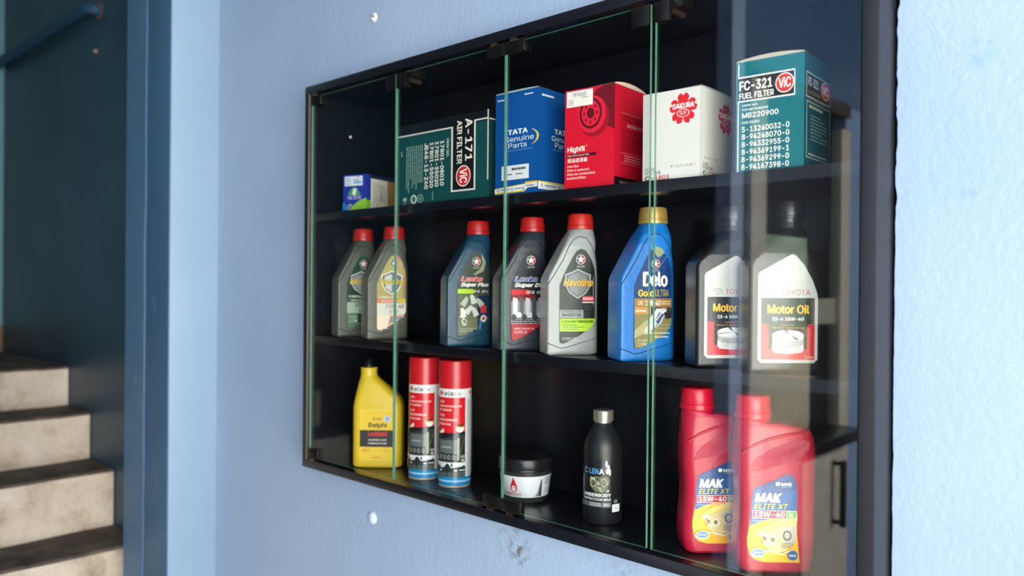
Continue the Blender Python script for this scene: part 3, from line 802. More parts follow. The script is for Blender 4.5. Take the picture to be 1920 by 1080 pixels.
def screw_cap(parent, x, z0, r, h, col, flare=.0, skirt=True, rough=.35, metal=0.0, n=64):
    bm = bmesh.new()
    prof = [(r+flare, z0), (r+flare*1.05, z0+.004)]
    if skirt: prof += [(r+flare*.9, z0+.0055), (r-.0006, z0+.006), (r-.0006, z0+.0067), (r+flare*.6, z0+.0072)]
    prof += [(r, z0+h*.55), (r-.001, z0+h-.004), (r-.0025, z0+h-.0012), (r-.006, z0+h), (.0006, z0+h)]
    lathe(bm, prof, n, (x, 0), rib=lambda z: z0+.0075 < z < z0+h-.003)
    return bm_obj('cap', bm, mat(col, rough, metal, .04, 20), parent, 30)

# ---- one-litre oil bottles with an angled front panel
def oil_bottle(px, py, rot, body, cap, label, artwork, group=None, neck=.0205, W_=.094, T_=.030, H=.2465, front_col=None, caprough=.35, name='oil_bottle', capr=.0225, metal=0.0):
    c, s_ = math.cos(R(rot)), math.sin(R(rot))
    t = empty(name, (px-neck*c, py-neck*s_, .3012), rot, label, 'bottle', group)
    a = W_/2; hb = H-.0265
    XL = [(0, -a+.002), (.004, -a), (.128, -a), (.136, -a+.002), (hb-.006, neck-.0245), (hb-.002, neck-.0220), (hb, neck-.0195)]
    kx = max(a-.002, neck+.0235)
    XR = [(0, a-.002), (.004, a), (.135, a), (.16, a-.0015), (.18, a-.004+.3*max(0, kx-a)), (.198, (a+neck+.0235)/2-.001), (hb-.006, neck+.0235), (hb-.002, neck+.0220), (hb, neck+.0195)]
    T = [(0, T_-.001), (.004, T_), (.16, T_), (.188, T_), (.204, T_-.0025), (hb-.006, .0235), (hb-.002, .022), (hb, .0195)]
    RC = [(0, .014), (.15, .016), (.19, .018), (hb-.006, .0225), (hb, .0195)]
    RF = [(0, .004), (.15, .004), (.185, .005), (.205, .009), (hb-.006, .016), (hb-.002, .0195), (hb, .0195)]
    M = mat(body, .38, .0, .05, 25, .08, 90, 0.1)
    b = bottle_body(t, hb, XL, XR, T, RC, RF, M)
    screw_cap(t, neck, hb-.001, capr, .0275, cap, .0008, True, caprough, metal)
    bm = bmesh.new(); lathe(bm, [(.0195, hb-.004), (.0195, hb)], 32, (neck, 0)); bm_obj('neck', bm, M, t, 40)
    # groove round the front panel
    y = -T_-.0001
    G = [(-a, .122), (-a+.006, .131), (-a+.016, .1465), (-a+.027, .165), (-.010, .188), (.0, .201), (.010, .205), (.022, .203), (.031, .191), (.040, .171), (a-.001, .152)]
    G = [(min(x_, lerp(XR, z_)-.0004), z_) for x_, z_ in G]
    G2 = [(-a, .0215), (-a+.024, .0125), (-a+.032, .0135), (a-.010, .0285), (a-.001, .036)]
    def ty(x, z):
        t_, rc, xr = lerp(T, z), lerp(RC, z), lerp(XR, z); q = x-(xr-rc)
        return -t_-.0002 if q <= 0 else -t_+rc-math.sqrt(max(0, rc*rc-min(q, rc)**2))-.0002
    for g_ in (G, G2):
        bm = bmesh.new(); addtube(bm, [(x, ty(x, z), z) for x, z in g_], .0006, 6)
        bm_obj('panel_groove', bm, mat('15181A', .6), t, 60)
    P = Print(lambda u, v, e: (u, ty(u, v)-.0002-e, v), .3)
    artwork(P); P.build('label', t)
    return t

LBL = [(-.026, .024), (-.0265, .120), (-.020, .137), (-.003, .170), (.004, .180), (.012, .184), (.021, .181), (.030, .168), (.037, .150), (.0385, .135), (.0385, .060), (.030, .047), (.010, .034), (-.010, .024), (-.018, .0205), (-.024, .0212)]
def clipx(z):   # left and right limit of the label at height z
    xs_ = []
    for (x0, z0), (x1, z1) in zip(LBL, LBL[1:]+LBL[:1]):
        if (z0-z)*(z1-z) <= 0 and z0 != z1: xs_.append(x0+(x1-x0)*(z-z0)/(z1-z0))
    return min(xs_), max(xs_)
def band(P, z0, z1, h, xa=-1, xb=1, n=6):
    P.layer += 1
    for k in range(n):
        a = z0+(z1-z0)*k/n; b = z0+(z1-z0)*(k+1)/n
        (l0, r0), (l1, r1) = clipx(a+1e-5), clipx(b-1e-5)
        P.poly([(max(l0, xa), a), (min(r0, xb), a), (min(r1, xb), b), (max(l1, xa), b)], h, new=False)
def star_logo(P, cx, cz, r=.008, sub='CALTEX', hide=False):
    P.ell(cx, cz, r, r, 'E6E2DE'); P.ell(cx, cz, r*.92, r*.92, 'B5262C', 20); P.poly([(cx+r*.92*math.cos(R(a)), cz+r*.92*math.sin(R(a))) for a in range(90, 271, 15)], '2E4A42')
    star(P, cx, cz, r*.85, r*.85, 'F4F2EE')
    P.text(sub, cx-r*.85, cz-r*1.62, cx+r*.85, cz-r*1.22, 'C9C6C2', .01)
def shield(P, cx, cz, w, h, body='7E8184', rim='A2A5A6'):
    def sh(k): return [(cx-w*k, cz+h*.62*k), (cx-w*.5*k, cz+h*.78*k), (cx, cz+h*1.0*k), (cx+w*.5*k, cz+h*.78*k), (cx+w*k, cz+h*.62*k), (cx+w*.98*k, cz-h*.1*k), (cx+w*.66*k, cz-h*.62*k), (cx, cz-h*1.0*k), (cx-w*.66*k, cz-h*.62*k), (cx-w*.98*k, cz-h*.1*k)]
    P.poly(sh(1), rim); P.poly(sh(.90), '5E6264'); P.poly([(cx-w*.7, cz+h*.5), (cx, cz+h*.74), (cx, cz-h*.8), (cx-w*.6, cz-h*.45)], body); P.poly([(cx+w*.7, cz+h*.5), (cx, cz+h*.74), (cx, cz-h*.8), (cx+w*.6, cz-h*.45)], '74777A')

def art_coolant(P):
    P.poly(LBL, '232A27'); star_logo(P, .0115, .1655, .0085)
    shield(P, .0065, .1235, .0235, .026)
    P.text('Havoline', -.0205, .1185, .0345, .1325, '2A2416', .06, .25); P.text('Havoline', -.0200, .1190, .0340, .1322, 'E9B22E', .03, .25)
    P.rect(.0145, .0935, .0360, .1025, 'C7353C'); P.text('DANGER', .0160, .0955, .0345, .1005, 'F0DAD8', .02); P.rect(.0145, .0905, .0360, .0925, 'D8D4CE'); P.rect(.0165, .0755, .0340, .0895, '0F1211'); P.lines(.0175, .077, .033, .0885, 5, '4A4E4C', .4, .2, 3)
    band(P, .0645, .0785, '8E9693', -1, .0165); P.text('EXTENDED LIFE', -.0225, .0735, .0125, .0772, '1E2220', .01); P.text('INHIBITOR', -.0225, .0672, .0125, .0722, '1E2220', .03)
    band(P, .0415, .0635, 'A6CF2C'); P.text('COOLANT PREMIXED', -.022, .0565, .0345, .0605, '24301A', .025, .15); P.lines(-.0205, .0435, .018, .054, 3, '3E5220', .35, .5, 5)
    P.text('NET CONTENTS 1 LITRE', -.0215, .0265, .0025, .0315, 'BFC2C0', .01)
def art_formula(P, main, second, grade, pale=False):
    P.poly(LBL, main)
    P.poly([(.010, .183), (.021, .181), (.030, .168), (.037, .150), (.0385, .135), (.0385, .085), (.0, .09), (.012, .13)], second)
    star_logo(P, .0115, .1655, .0085)
    shield(P, .0065, .1235, .0235, .026, 'C9CBC8' if pale else '8F9294', 'EFEDE6' if pale else 'C4C6C6')
    P.text('Havoline', -.0205, .1185, .0345, .1325, '5C4A1E', .06, .25); P.text('Havoline', -.0200, .1190, .0340, .1322, 'E0C040', .03, .25)
    band(P, .079, .088, 'D98C66' if pale else '2C5A40'); band(P, .0215, .079, 'E6B598' if pale else '50705A'); P.text('FORMULA', -.0215, .0895, .010, .0945, 'F0EDE6', .015); P.text('PREMIUM MOTOR OIL', -.017, .081, .022, .0855, 'F0E6DC', .0)
    P.rect(.022, .080, .038, .0885, 'D8C23C')
    band(P, .0545, .079, 'DEDCD2' if pale else '9DB09E'); P.text(grade, -.008, .068, .034, .0775, '6F6C60' if pale else '1E2A22', .01); P.text('API SP', .0, .057, .022, .0655, '8A867A' if pale else '2E3A30', .0)
    if pale:
        P.poly([(-.0255, .024), (-.0262, .054), (.004, .054), (-.004, .024), (-.010, .024), (-.018, .0205)], 'F2DFC9'); P.poly([(.003, .0505), (.036, .0505), (.036, .049), (.014, .040), (.0, .0345)], '9C8F96')
    else:
        P.rect(-.002, .033, .037, .0535, '1F3A2C'); P.text('1 LITRE', -.021, .034, -.002, .040, 'DDE6DC', .0); P.lines(-.022, .042, .0, .050, 2, 'A8C4A8', .4, .3, 4)
def art_lanka(P, base, name1, c1, name2, bar, barcol, foot):
    P.poly(LBL, base); star_logo(P, .0115, .1655, .0085)
    P.text(name1, -.0205, .1265, .0250, .1370, 'F0E6E0', .06, .3); P.text(name1, -.0200, .1270, .0245, .1365, c1, .03, .3)
    P.text(name2, -.0200, .1150, .0370, .1245, 'F4F2EE', .045, .3)
    band(P, .103, .112, barcol); P.text(bar, .002, .1048, .018, .1102, 'F0F0EA', .02, .2); P.text('API SJ' if foot is None else 'API CD', .022, .105, .036, .110, 'F0F0EA', .01, .2)
def art_superplus(P):
    art_lanka(P, '3C4238', 'Lanka', 'D8343C', 'Super Plus', '20W-50', '22302E', None)
    band(P, .103, .112, 'A8D024', -1, .006)
    P.poly([(.0205, .181), (.026, .174), (.030, .165), (.026, .147), (.010, .1395), (.004, .1400), (.018, .151), (.0235, .163)], '8F9A7E')
    band(P, .060, .101, '5C6450'); band(P, .0225, .060, '6A6E54'); band(P, .040, .10, '1D3150', .014)
    # engine drawing: pistons and rods
    for cx, cz, a in ((-.012, .088, -30), (.004, .092, 20), (.018, .086, 40), (-.016, .066, 10), (-.004, .072, -40), (.008, .068, 25)):
        c, s_ = math.cos(R(a)), math.sin(R(a)); q = [(-.006, -.009), (.006, -.009), (.005, .004), (.002, .010), (-.003, .009)]
        P.poly([(cx+x*c-y*s_, cz+x*s_+y*c) for x, y in q], random.choice(('C9CDC4', 'AEB4A8', 'DDE0D6')))
    P.line([(-.022, .058), (-.010, .064), (-.018, .05), (-.010, .042)], .002, 'D4D8CC'); P.ring(-.013, .048, .005, .007, .25, 'D4D8CC', 16)
    P.rect(.020, .066, .032, .080, 'C0343C'); P.ell(.026, .055, .006, .007, 'DCD8D0'); P.ell(.026, .055, .003, .0035, 'C0343C'); P.poly([(.017, .032), (.021, .034), (.022, .052), (.018, .050)], '2A7EA8')
    P.text('PETROL ENGINE OIL', -.0215, .0340, .014, .0365, 'C9CDC0', .0); P.text('NET CONTENTS 1 LITRE', -.0215, .0290, .004, .0325, 'C9CDC0', .0)
def art_lanka50(P):
    art_lanka(P, '1C1F26', 'Lanka', '2A4FA0', 'Super DS', 'SAE 50', 'C8262E', 1)
    band(P, .092, .103, '7A1C26'); band(P, .050, .092, '8E9196')
    for k in range(5):
        x = -.022+.012*k; P.poly([(x, .062), (x+.007, .062), (x+.008, .096), (x-.001, .098)], ('D6D8DA', '54585E', 'C2C5C8', '3E4248', 'B2B5BA')[k])
    for k in range(6): P.ell(-.021+.010*k, .062+.004*(k % 2), .005, .006, ('3A3E44', 'C9CCD0')[k % 2], 12)
    P.lines(-.024, .051, .036, .062, 3, '2A2D32', .5, .1, 6)
    band(P, .0215, .050, 'A8242E'); P.text('DIESEL ENGINE OIL', -.0205, .040, .018, .0432, 'EBD8D6', .0); P.text('NET CONTENTS 1 LITRE', -.0205, .033, .004, .0375, 'EBD8D6', .0)
def art_delo(P):
    P.poly(LBL, '1B3F78')
    for a in (.008, .016, .024): P.line([(a, .150), (a+.014, .176-a*.4)], .0012, '4E7FB8')
    P.poly([(.004, .180), (.012, .184), (.021, .181), (.026, .174), (.014, .166)], '8E9A78')
    star_logo(P, .0105, .1560, .0075)
    P.text('Delo', -.012, .1195, .0310, .1435, 'F2F4F6', .045)
    P.text('Gold', -.0200, .1035, .0075, .1150, 'E6C23A', .05); P.text('ULTRA', .0095, .1040, .0330, .1150, 'D8B45C', .005)
    band(P, .0870, .1010, 'A87A38'); P.text('SAE', -.0205, .0900, -.0110, .0975, 'F2EEE4', .0); P.text('15W-40', -.0080, .0895, .0185, .0985, 'F6F2EA', .02); P.lines(.020, .0905, .037, .0978, 2, 'F0E2C4', .5, .1, 3)
    band(P, .0760, .0870, 'C58F52', -1, .002); P.lines(-.024, .079, -.006, .083, 1, 'F4E6D2', .6, .05, 5)
    band(P, .0220, .0760, '8C8452'); band(P, .0765, .0865, '4A4230', .004)
    P.poly([(-.0262, .038), (-.0262, .050), (.020, .086), (.030, .086), (.014, .070), (-.006, .046)], 'B4AC7E')
    P.poly([(.0, .066), (.012, .085), (.030, .083), (.020, .062), (.010, .054)], 'D6DAE4'); P.poly([(.008, .064), (.016, .079), (.024, .076), (.016, .060)], '5A6C92'); P.line([(.006, .060), (.022, .080)], .0014, 'F4F6F8'); P.line([(.010, .056), (.027, .079)], .0012, '2E3648'); P.poly([(.024, .078), (.0385, .082), (.0385, .070), (.028, .068)], '33322C'); P.poly([(-.010, .050), (.004, .066), (.010, .060), (-.002, .044)], 'E4E0C8')
    P.text('Heavy Duty', .017, .0570, .0345, .0600, 'D8D4BC', .0); P.text('Diesel Engine Oil', .012, .0520, .0345, .0550, 'D8D4BC', .0)
    P.text('Maximum Engine', -.0100, .0435, .0340, .0478, 'F2EEDC', .015, .2); P.text('Durability', .0085, .0375, .0330, .0415, 'F2EEDC', .015, .2)
    P.text('NET CONTENT', -.0200, .0330, -.0030, .0355, 'F2EEDC', .0); P.text('1 Litre', -.0200, .0260, -.0060, .0318, 'F2EEDC', .0)

oil_bottle(.1015, .092, 72, '484B45', 'A81A18', 'grey oil bottle, red cap and dark green label, leftmost on the middle shelf', lambda P: art_formula(P, '1C3A2C', '24503A', '10W-30'))
oil_bottle(.2145, .092, 69, '565850', 'A81A18', 'grey oil bottle with red cap and orange and cream label beside the green labelled one', lambda P: art_formula(P, 'B0A668', 'D8745A', '15W-40', True))
oil_bottle(.4779, .092, 64, '123F58', 'A81A18', 'teal blue oil bottle with red cap and engine picture label on the middle shelf', art_superplus, neck=.024)
oil_bottle(.6221, .092, 61, '262E38', 'A81A18', 'dark slate oil bottle, red cap, black and red label, partly behind the silver bottle', art_lanka50, neck=.024)
oil_bottle(.7352, .092, 57, '9A9E9E', 'B82018', 'silver coolant bottle with red cap and black and lime label', art_coolant)
oil_bottle(.8837, .095, 58, '1272C4', 'B0904A', 'bright blue oil bottle with a gold cap behind the door gap', art_delo, W_=.097, T_=.033, H=.2495, metal=.4, capr=.0235)

# ---- black oil bottles with a white peaked label
def black_bottle(px, py, rot, label, W_=.104, T_=.031, neck=.0125):
    c, s_ = math.cos(R(rot)), math.sin(R(rot))
    t = empty('oil_bottle', (px-neck*c, py-neck*s_, .3012), rot, label, 'bottle', None)
    a = W_/2; H = .2435; hb = .2125
    XL = [(0, -a+.003), (.004, -a), (.150, -a), (.158, -a+.003), (.196, neck-.027), (.204, neck-.0205), (hb, neck-.019)]
    XR = [(0, a-.003), (.004, a), (.135, a), (.158, a-.005), (.178, a-.014), (.194, neck+.026), (.204, neck+.0205), (hb, neck+.019)]
    T = [(0, T_-.001), (.004, T_), (.168, T_), (.190, T_-.004), (.204, .0205), (hb, .019)]
    RC = [(0, .014), (.16, .015), (.19, .020), (.204, .0205), (hb, .019)]
    RF = [(0, .006), (.16, .006), (.19, .015), (.204, .0205), (hb, .019)]
    M = mat('16191C', .33, 0, .1, 25, .05, 90)
    bottle_body(t, hb, XL, XR, T, RC, RF, M)
    bm = bmesh.new(); lathe(bm, [(.0185, hb-.002), (.0185, hb+.006), (.0215, hb+.0062), (.0215, hb+.0085), (.018, hb+.009)], 32, (neck, 0)); bm_obj('neck', bm, M, t, 40)
    screw_cap(t, neck, hb+.009, .0225, H-hb-.009, '15171A', .0005, False, .3)
    P = Print(lambda u, v, e: (u, -lerp(T, v)-.0003-e, v), .22)
    l, r_ = -.0405, .0435
    out = [(l, .020), (l, .137), (l+.002, .141), (.000, .163), (.007, .1665), (.012, .165), (.024, .152), (.036, .130), (r_-.001, .112), (r_, .104), (r_, .020), (r_-.005, .015), (l+.005, .015)]
    P.poly(out, 'C2C3BF')
    P.ring(-.021, .1135, .0085, .005, .16, '9A9C9A', 22); P.ring(-.021, .1140, .0030, .005, .25, '9A9C9A', 16); P.ring(-.021, .1155, .0062, .0022, .25, '9A9C9A', 16)
    P.text('TOYOTA', -.0085, .1095, .0325, .1170, 'B8585E', .0)
    P.rect(l+.0045, .020, r_-.0045, .1055, '1D1F20')
    P.rect(l+.0045, .0195, r_-.0045, .0690, 'C22A34'); P.rect(l+.0150, .0345, r_-.0150, .0700, '1D1F20')
    P.text('Motor Oil', l+.013, .0835, r_-.012, .0960, 'E6B62C', .035)
    P.text('CI-4 15W-40', l+.020, .0740, r_-.020, .0785, 'F0F0EC', .025)
    P.text('Approved by', l+.031, .0668, r_-.033, .0690, 'D8A83A', .01); P.text('Toyota for Toyota vehicles', l+.018, .0625, r_-.018, .0652, 'D8A83A', .01)
    # piston drawing
    cx = .0015; P.poly([(cx-.022, .033), (cx-.019, .0295), (cx, .0275), (cx+.019, .0295), (cx+.022, .033), (cx+.022, .053), (cx-.022, .053)], 'CFCFCB')
    P.ell(cx, .0535, .022, .0072, 'E8E8E4', 28); P.poly([(cx-.006, .0605), (cx+.002, .0540), (cx-.001, .0607)], '3A3C3C'); P.poly([(cx+.002, .0545), (cx+.016, .0482), (cx+.011, .0472)], '3A3C3C'); P.poly([(cx+.002, .054), (cx-.02, .0505), (cx-.0215, .052)], '6A6C6C')
    for k in range(3):
        P.line([(cx+.0222*math.cos(R(a_)), .0495-.0026*k+.0062*math.sin(R(a_))) for a_ in range(180, 361, 20)], .0008, '55585A')
    P.ring(cx-.010, .0368, .0042, .0045, .12, 'A4A6A4', 14); P.lines(cx+.012, .030, cx+.018, .044, 5, 'A4A6A4', .4, .2, 3)
    P.text('1 Liter', r_-.019, .0215, r_-.0065, .0250, 'F0DCDC', .0)
    P.build('label', t, 'white peaked label with black and red panel')
    return t
black_bottle(1.0249, .093, 50, 'black motor oil bottle with white peaked label beside the blue bottle')
black_bottle(1.1181, .085, 44, 'black motor oil bottle with white peaked label, rightmost on the middle shelf')

# ---- yellow brake fluid bottle
t = empty('fluid_bottle', (.1825, .080, .0182), 42, 'yellow fluid bottle with small black cap on the cabinet bottom', 'bottle')
a = .0545; hb = .2150; nk = -.0235
XL = [(0, -a+.003), (.004, -a), (.130, -a), (.150, -a+.0025), (.185, nk-.022), (.200, nk-.018), (hb, nk-.0175)]
XR = [(0, a-.003), (.004, a), (.128, a), (.142, a-.002), (.156, a-.009), (.198, nk+.021), (.203, nk+.018), (hb, nk+.0175)]
T = [(0, .029), (.004, .030), (.14, .030), (.185, .022), (.200, .018), (hb, .0175)]
RC = [(0, .016), (.14, .016), (.19, .020), (.200, .018), (hb, .0175)]
M_YEL = mat('D8BA2A', .38, 0, .03, 20, .03, 60)
bottle_body(t, hb, XL, XR, T, RC, RC, M_YEL)
bm = bmesh.new(); lathe(bm, [(.0165, hb-.001), (.0185, hb), (.0187, hb+.003), (.012, hb+.0045), (.011, hb+.004)], 32, (nk, 0)); bm_obj('collar', bm, M_YEL, t, 40)
bm = bmesh.new(); lathe(bm, [(.0105, hb+.003), (.0100, hb+.010), (.0062, hb+.0150), (.0055, hb+.0200), (.003, hb+.0225), (.0005, hb+.0230)], 20, (nk, 0)); bm_obj('cap', bm, mat('16181C', .3), t, 40)
P = Print(lambda u, v, e: (u, -.0302-e, v), .32)
P.rect(-.036, .018, .037, .128, 'E2C034')
P.frame(-.036, .018, .037, .128, .0006, 'F4E27A')
P.text('Genuine', -.009, .1055, .011, .1120, '4A4420', -.01, .4)
P.ell(.0235, .1085, .0075, .008, 'C4CCD6'); P.ell(.0235, .1085, .005, .0055, '8FA6C8')
P.text('Delphi', -.0175, .0870, .0225, .1000, '33331E', .03)
P.rect(-.0365, .0470, .038, .0835, '26262A')
P.text('Lockheed', -.0185, .0705, .0225, .0815, 'D8322C', .035)
P.text('SUPER 105', -.0185, .0605, .0225, .0640, 'E8E6DE', .03, .4); P.text('HYDRAULIC FLUID', -.0185, .0530, .0225, .0565, 'E8E6DE', .03, .1)
P.lines(-.0315, .036, -.013, .042, 2, 'D07A30', .5, .1, 3); P.text('1 Litre', .0100, .0375, .0260, .0415, 'B88830', .0); P.lines(-.010, .0225, .012, .0245, 1, 'D07A30', .8, .1, 5)
P.build('label', t, 'yellow and black label')

# ---- red engine oil bottles with a side grip
def red_bottle(px, py, rot, label, grade):
    neck = -.029
    c, s_ = math.cos(R(rot)), math.sin(R(rot))
    t = empty('oil_bottle', (px-neck*c, py-neck*s_, .0182), rot, label, 'bottle', None)
    a = .055; hb = .218; T_ = .030
    XL = [(0, -a+.008), (.004, -a+.005), (.02, -a+.001), (.04, -a), (.075, -a+.003), (.105, -a+.004), (.14, -a+.001), (.165, -a+.001), (.195, neck-.0245), (hb-.003, neck-.0235), (hb, neck-.021)]
    XR = [(0, a-.008), (.004, a-.005), (.02, a-.002), (.05, a), (.12, a), (.165, a+.001), (.190, a+.000), (.199, a-.004), (.205, a-.012), (.209, a-.030), (.212, neck+.0245), (hb-.002, neck+.0235), (hb, neck+.021)]
    T = [(0, T_-.004), (.006, T_), (.165, T_), (.190, T_-.003), (.206, .0250), (.212, .0235), (hb, .021)]
    RC = [(0, .016), (.16, .017), (.19, .020), (.209, .0235), (hb, .021)]
    M = mat('B41838', .36, 0, .04, 25, .04, 120)
    bottle_body(t, hb, XL, XR, T, RC, RC, M, steps=72)
    # cap: ribbed, with a plain tamper ring
    bm = bmesh.new(); z0 = hb-.001
    lathe(bm, [(.0262, z0), (.0262, z0+.007), (.0256, z0+.0078), (.0246, z0+.008), (.0246, z0+.009), (.0252, z0+.0095), (.0242, z0+.028), (.0225, z0+.0315), (.018, z0+.0325), (.0006, z0+.0328)], 72, (neck, 0), rib=lambda z: z0+.0092 < z < z0+.026)
    bm_obj('cap', bm, mat('BE1030', .32, 0, .03), t, 30)
    ty = lambda v: -lerp(T, v)
    # sloping shoulder ridge
    bm = bmesh.new(); addtube(bm, [(-.050, ty(.170)+.0008, .170), (-.034, ty(.181)-.0003, .181), (-.012, ty(.190)-.0003, .190), (.012, ty(.196)-.0002, .196), (.034, ty(.199)+.001, .199), (.045, ty(.200)+.004, .200)], [.0012, .0020, .0022, .0022, .0018, .001], 8)
    bm_obj('shoulder_ridge', bm, M, t, 60)
    # dimpled grip pad
    gp = [(-.041, .1425), (-.037, .154), (-.028, .165), (-.010, .176), (.014, .185), (.036, .189), (.044, .186), (.042, .176), (.030, .165), (.012, .156), (-.012, .149)]
    bm = bmesh.new(); vs = [bm.verts.new((x, ty(z)-.0008, z)) for x, z in gp]; bk = [bm.verts.new((x*1.0, ty(z)+.001, z)) for x, z in gp]
    bm.faces.new(vs)
    for i in range(len(gp)): bm.faces.new((vs[i], vs[(i+1) % len(gp)], bk[(i+1) % len(gp)], bk[i]))
    grip = bm_obj('grip_pad', bm, mat('A31534', .45, 0, .04), t)
    bm = bmesh.new()
    def inside(x, z):
        c_ = False
        for (x0, z0_), (x1, z1_) in zip(gp, gp[1:]+gp[:1]):
            if (z0_ > z) != (z1_ > z) and x < (x1-x0)*(z-z0_)/(z1_-z0_)+x0: c_ = not c_
        return c_
    row = 0; z = .143
    while z < .190:
        x = -.042+(.0013 if row % 2 else 0)
        while x < .045:
            if inside(x, z) and inside(x+.0008, z+.0008) and inside(x-.0008, z-.0008):
                y = ty(z)-.0008; r_ = .00075
                vv = [bm.verts.new((x+dx*r_, y, z+dz*r_)) for dx, dz in ((-1, -1), (1, -1), (1, 1), (-1, 1))]; tp = bm.verts.new((x, y-.0007, z))
                for k in range(4): bm.faces.new((vv[k], vv[(k+1) % 4], tp))
            x += .0026
        z += .0022; row += 1
    d_ = bm_obj('grip_dimples', bm, mat('D05068', .4), grip); d_['kind'] = 'stuff'
    P = Print(lambda u, v, e: (u, ty(v)-.0003-e, v), .28)
    LB = [(-.040, .0285), (-.0425, .040), (-.0430, .052), (-.041, .062), (-.0385, .080), (-.0375, .100), (-.036, .116), (-.034, .1205), (.014, .1420), (.020, .1395), (.0255, .130), (.026, .118), (.026, .060), (.029, .030), (.0305, .0175), (-.020, .0175), (-.033, .0215)]
    P.poly(LB, 'F2B81E')
    P.poly([(-.0395, .068), (-.0385, .080), (-.0375, .100), (-.036, .116), (-.034, .1205), (.014, .1420), (.020, .1395), (.0255, .130), (.026, .118), (.026, .086), (.0, .082), (-.024, .075)], '1E5A9E')
    P.poly([(-.037, .104), (-.036, .116), (-.034, .1205), (.014, .1420), (.020, .1395), (.0255, .130), (.0255, .120), (-.010, .112)], '23407E')
    for k in range(9): P.line([(-.035+.006*k, .117+.0023*k), (-.020+.005*k, .106+.0012*k)], .0008, '3B6FB0')
    P.poly([(-.036, .056), (-.020, .069), (.0, .077), (.026, .082), (.026, .075), (.004, .066), (-.018, .054)], 'F6D873')
    P.text('MAK', -.0335, .1015, .0045, .1150, 'F4F6F8', .05, .2); P.text('ELITE XT', -.0345, .0925, .0135, .1000, 'E6D23A', .02, .25)
    P.rect(-.0365, .0790, .0250, .0905, 'F2ECEA'); P.rect(-.0360, .0797, .0105, .0898, 'C82C3C'); P.rect(.0110, .0797, .0244, .0898, '6CB04A'); P.text('15W-40', -.0340, .0812, .0085, .0885, 'F6F2F0', .03); P.text(grade, .0135, .0818, .0215, .0880, 'F2F6EE', .01)
    P.text('Premium petrol engine oil', -.0365, .0745, .0180, .0772, 'D8E4EE', .005)
    P.text('MAK', .0030, .1255, .0180, .1300, 'F0F2F6', .03); P.rect(-.0045, .1255, .0010, .1305, 'E8ECF2'); P.text('LUBRICANTS', .0030, .1230, .0180, .1245, 'D0D8E6', .0)
    # engine picture
    P.poly([(-.020, .060), (.004, .070), (.024, .074), (.024, .048), (.010, .034), (-.008, .030), (-.022, .044)], 'D9C58E')
    P.poly([(.0, .062), (.024, .070), (.024, .046), (.010, .044)], 'B9B2A6'); P.ring(.012, .056, .006, .007, .3, '4E4A46', 18); P.ell(-.008, .050, .006, .006, 'F0E8D0'); P.ell(-.008, .050, .0035, .0035, '8C7A4E')
    P.poly([(-.028, .062), (-.018, .060), (-.016, .048), (-.012, .040), (-.022, .050)], 'F6EAD0'); P.poly([(-.024, .057), (-.016, .052), (-.019, .047)], '8A5E3C'); P.line([(-.020, .036), (.004, .030), (.020, .036)], .0016, 'F8EFC8'); P.lines(.004, .038, .022, .046, 3, '6E665C', .4, .3, 4)
    P.ell(-.0285, .0315, .0105, .0062, 'F4F4F0'); P.ell(-.0285, .0318, .0092, .0045, '4A8AC0'); P.text('GENUINE', -.0355, .0305, -.0215, .0330, 'F2F4F6', .01)
    P.ell(.0195, .0285, .0070, .0070, '2A5E9A'); P.text('MAK', .0145, .0270, .0245, .0300, 'F0F4F8', .01)
    P.build('label', t, 'blue and yellow label')
    return t
red_bottle(.9805, .073, 46, 'red engine oil bottle on the cabinet bottom, left and behind the other red one', 'SG')
red_bottle(1.0795, .058, 41, 'red engine oil bottle on the cabinet bottom, nearest the right door', 'SL')

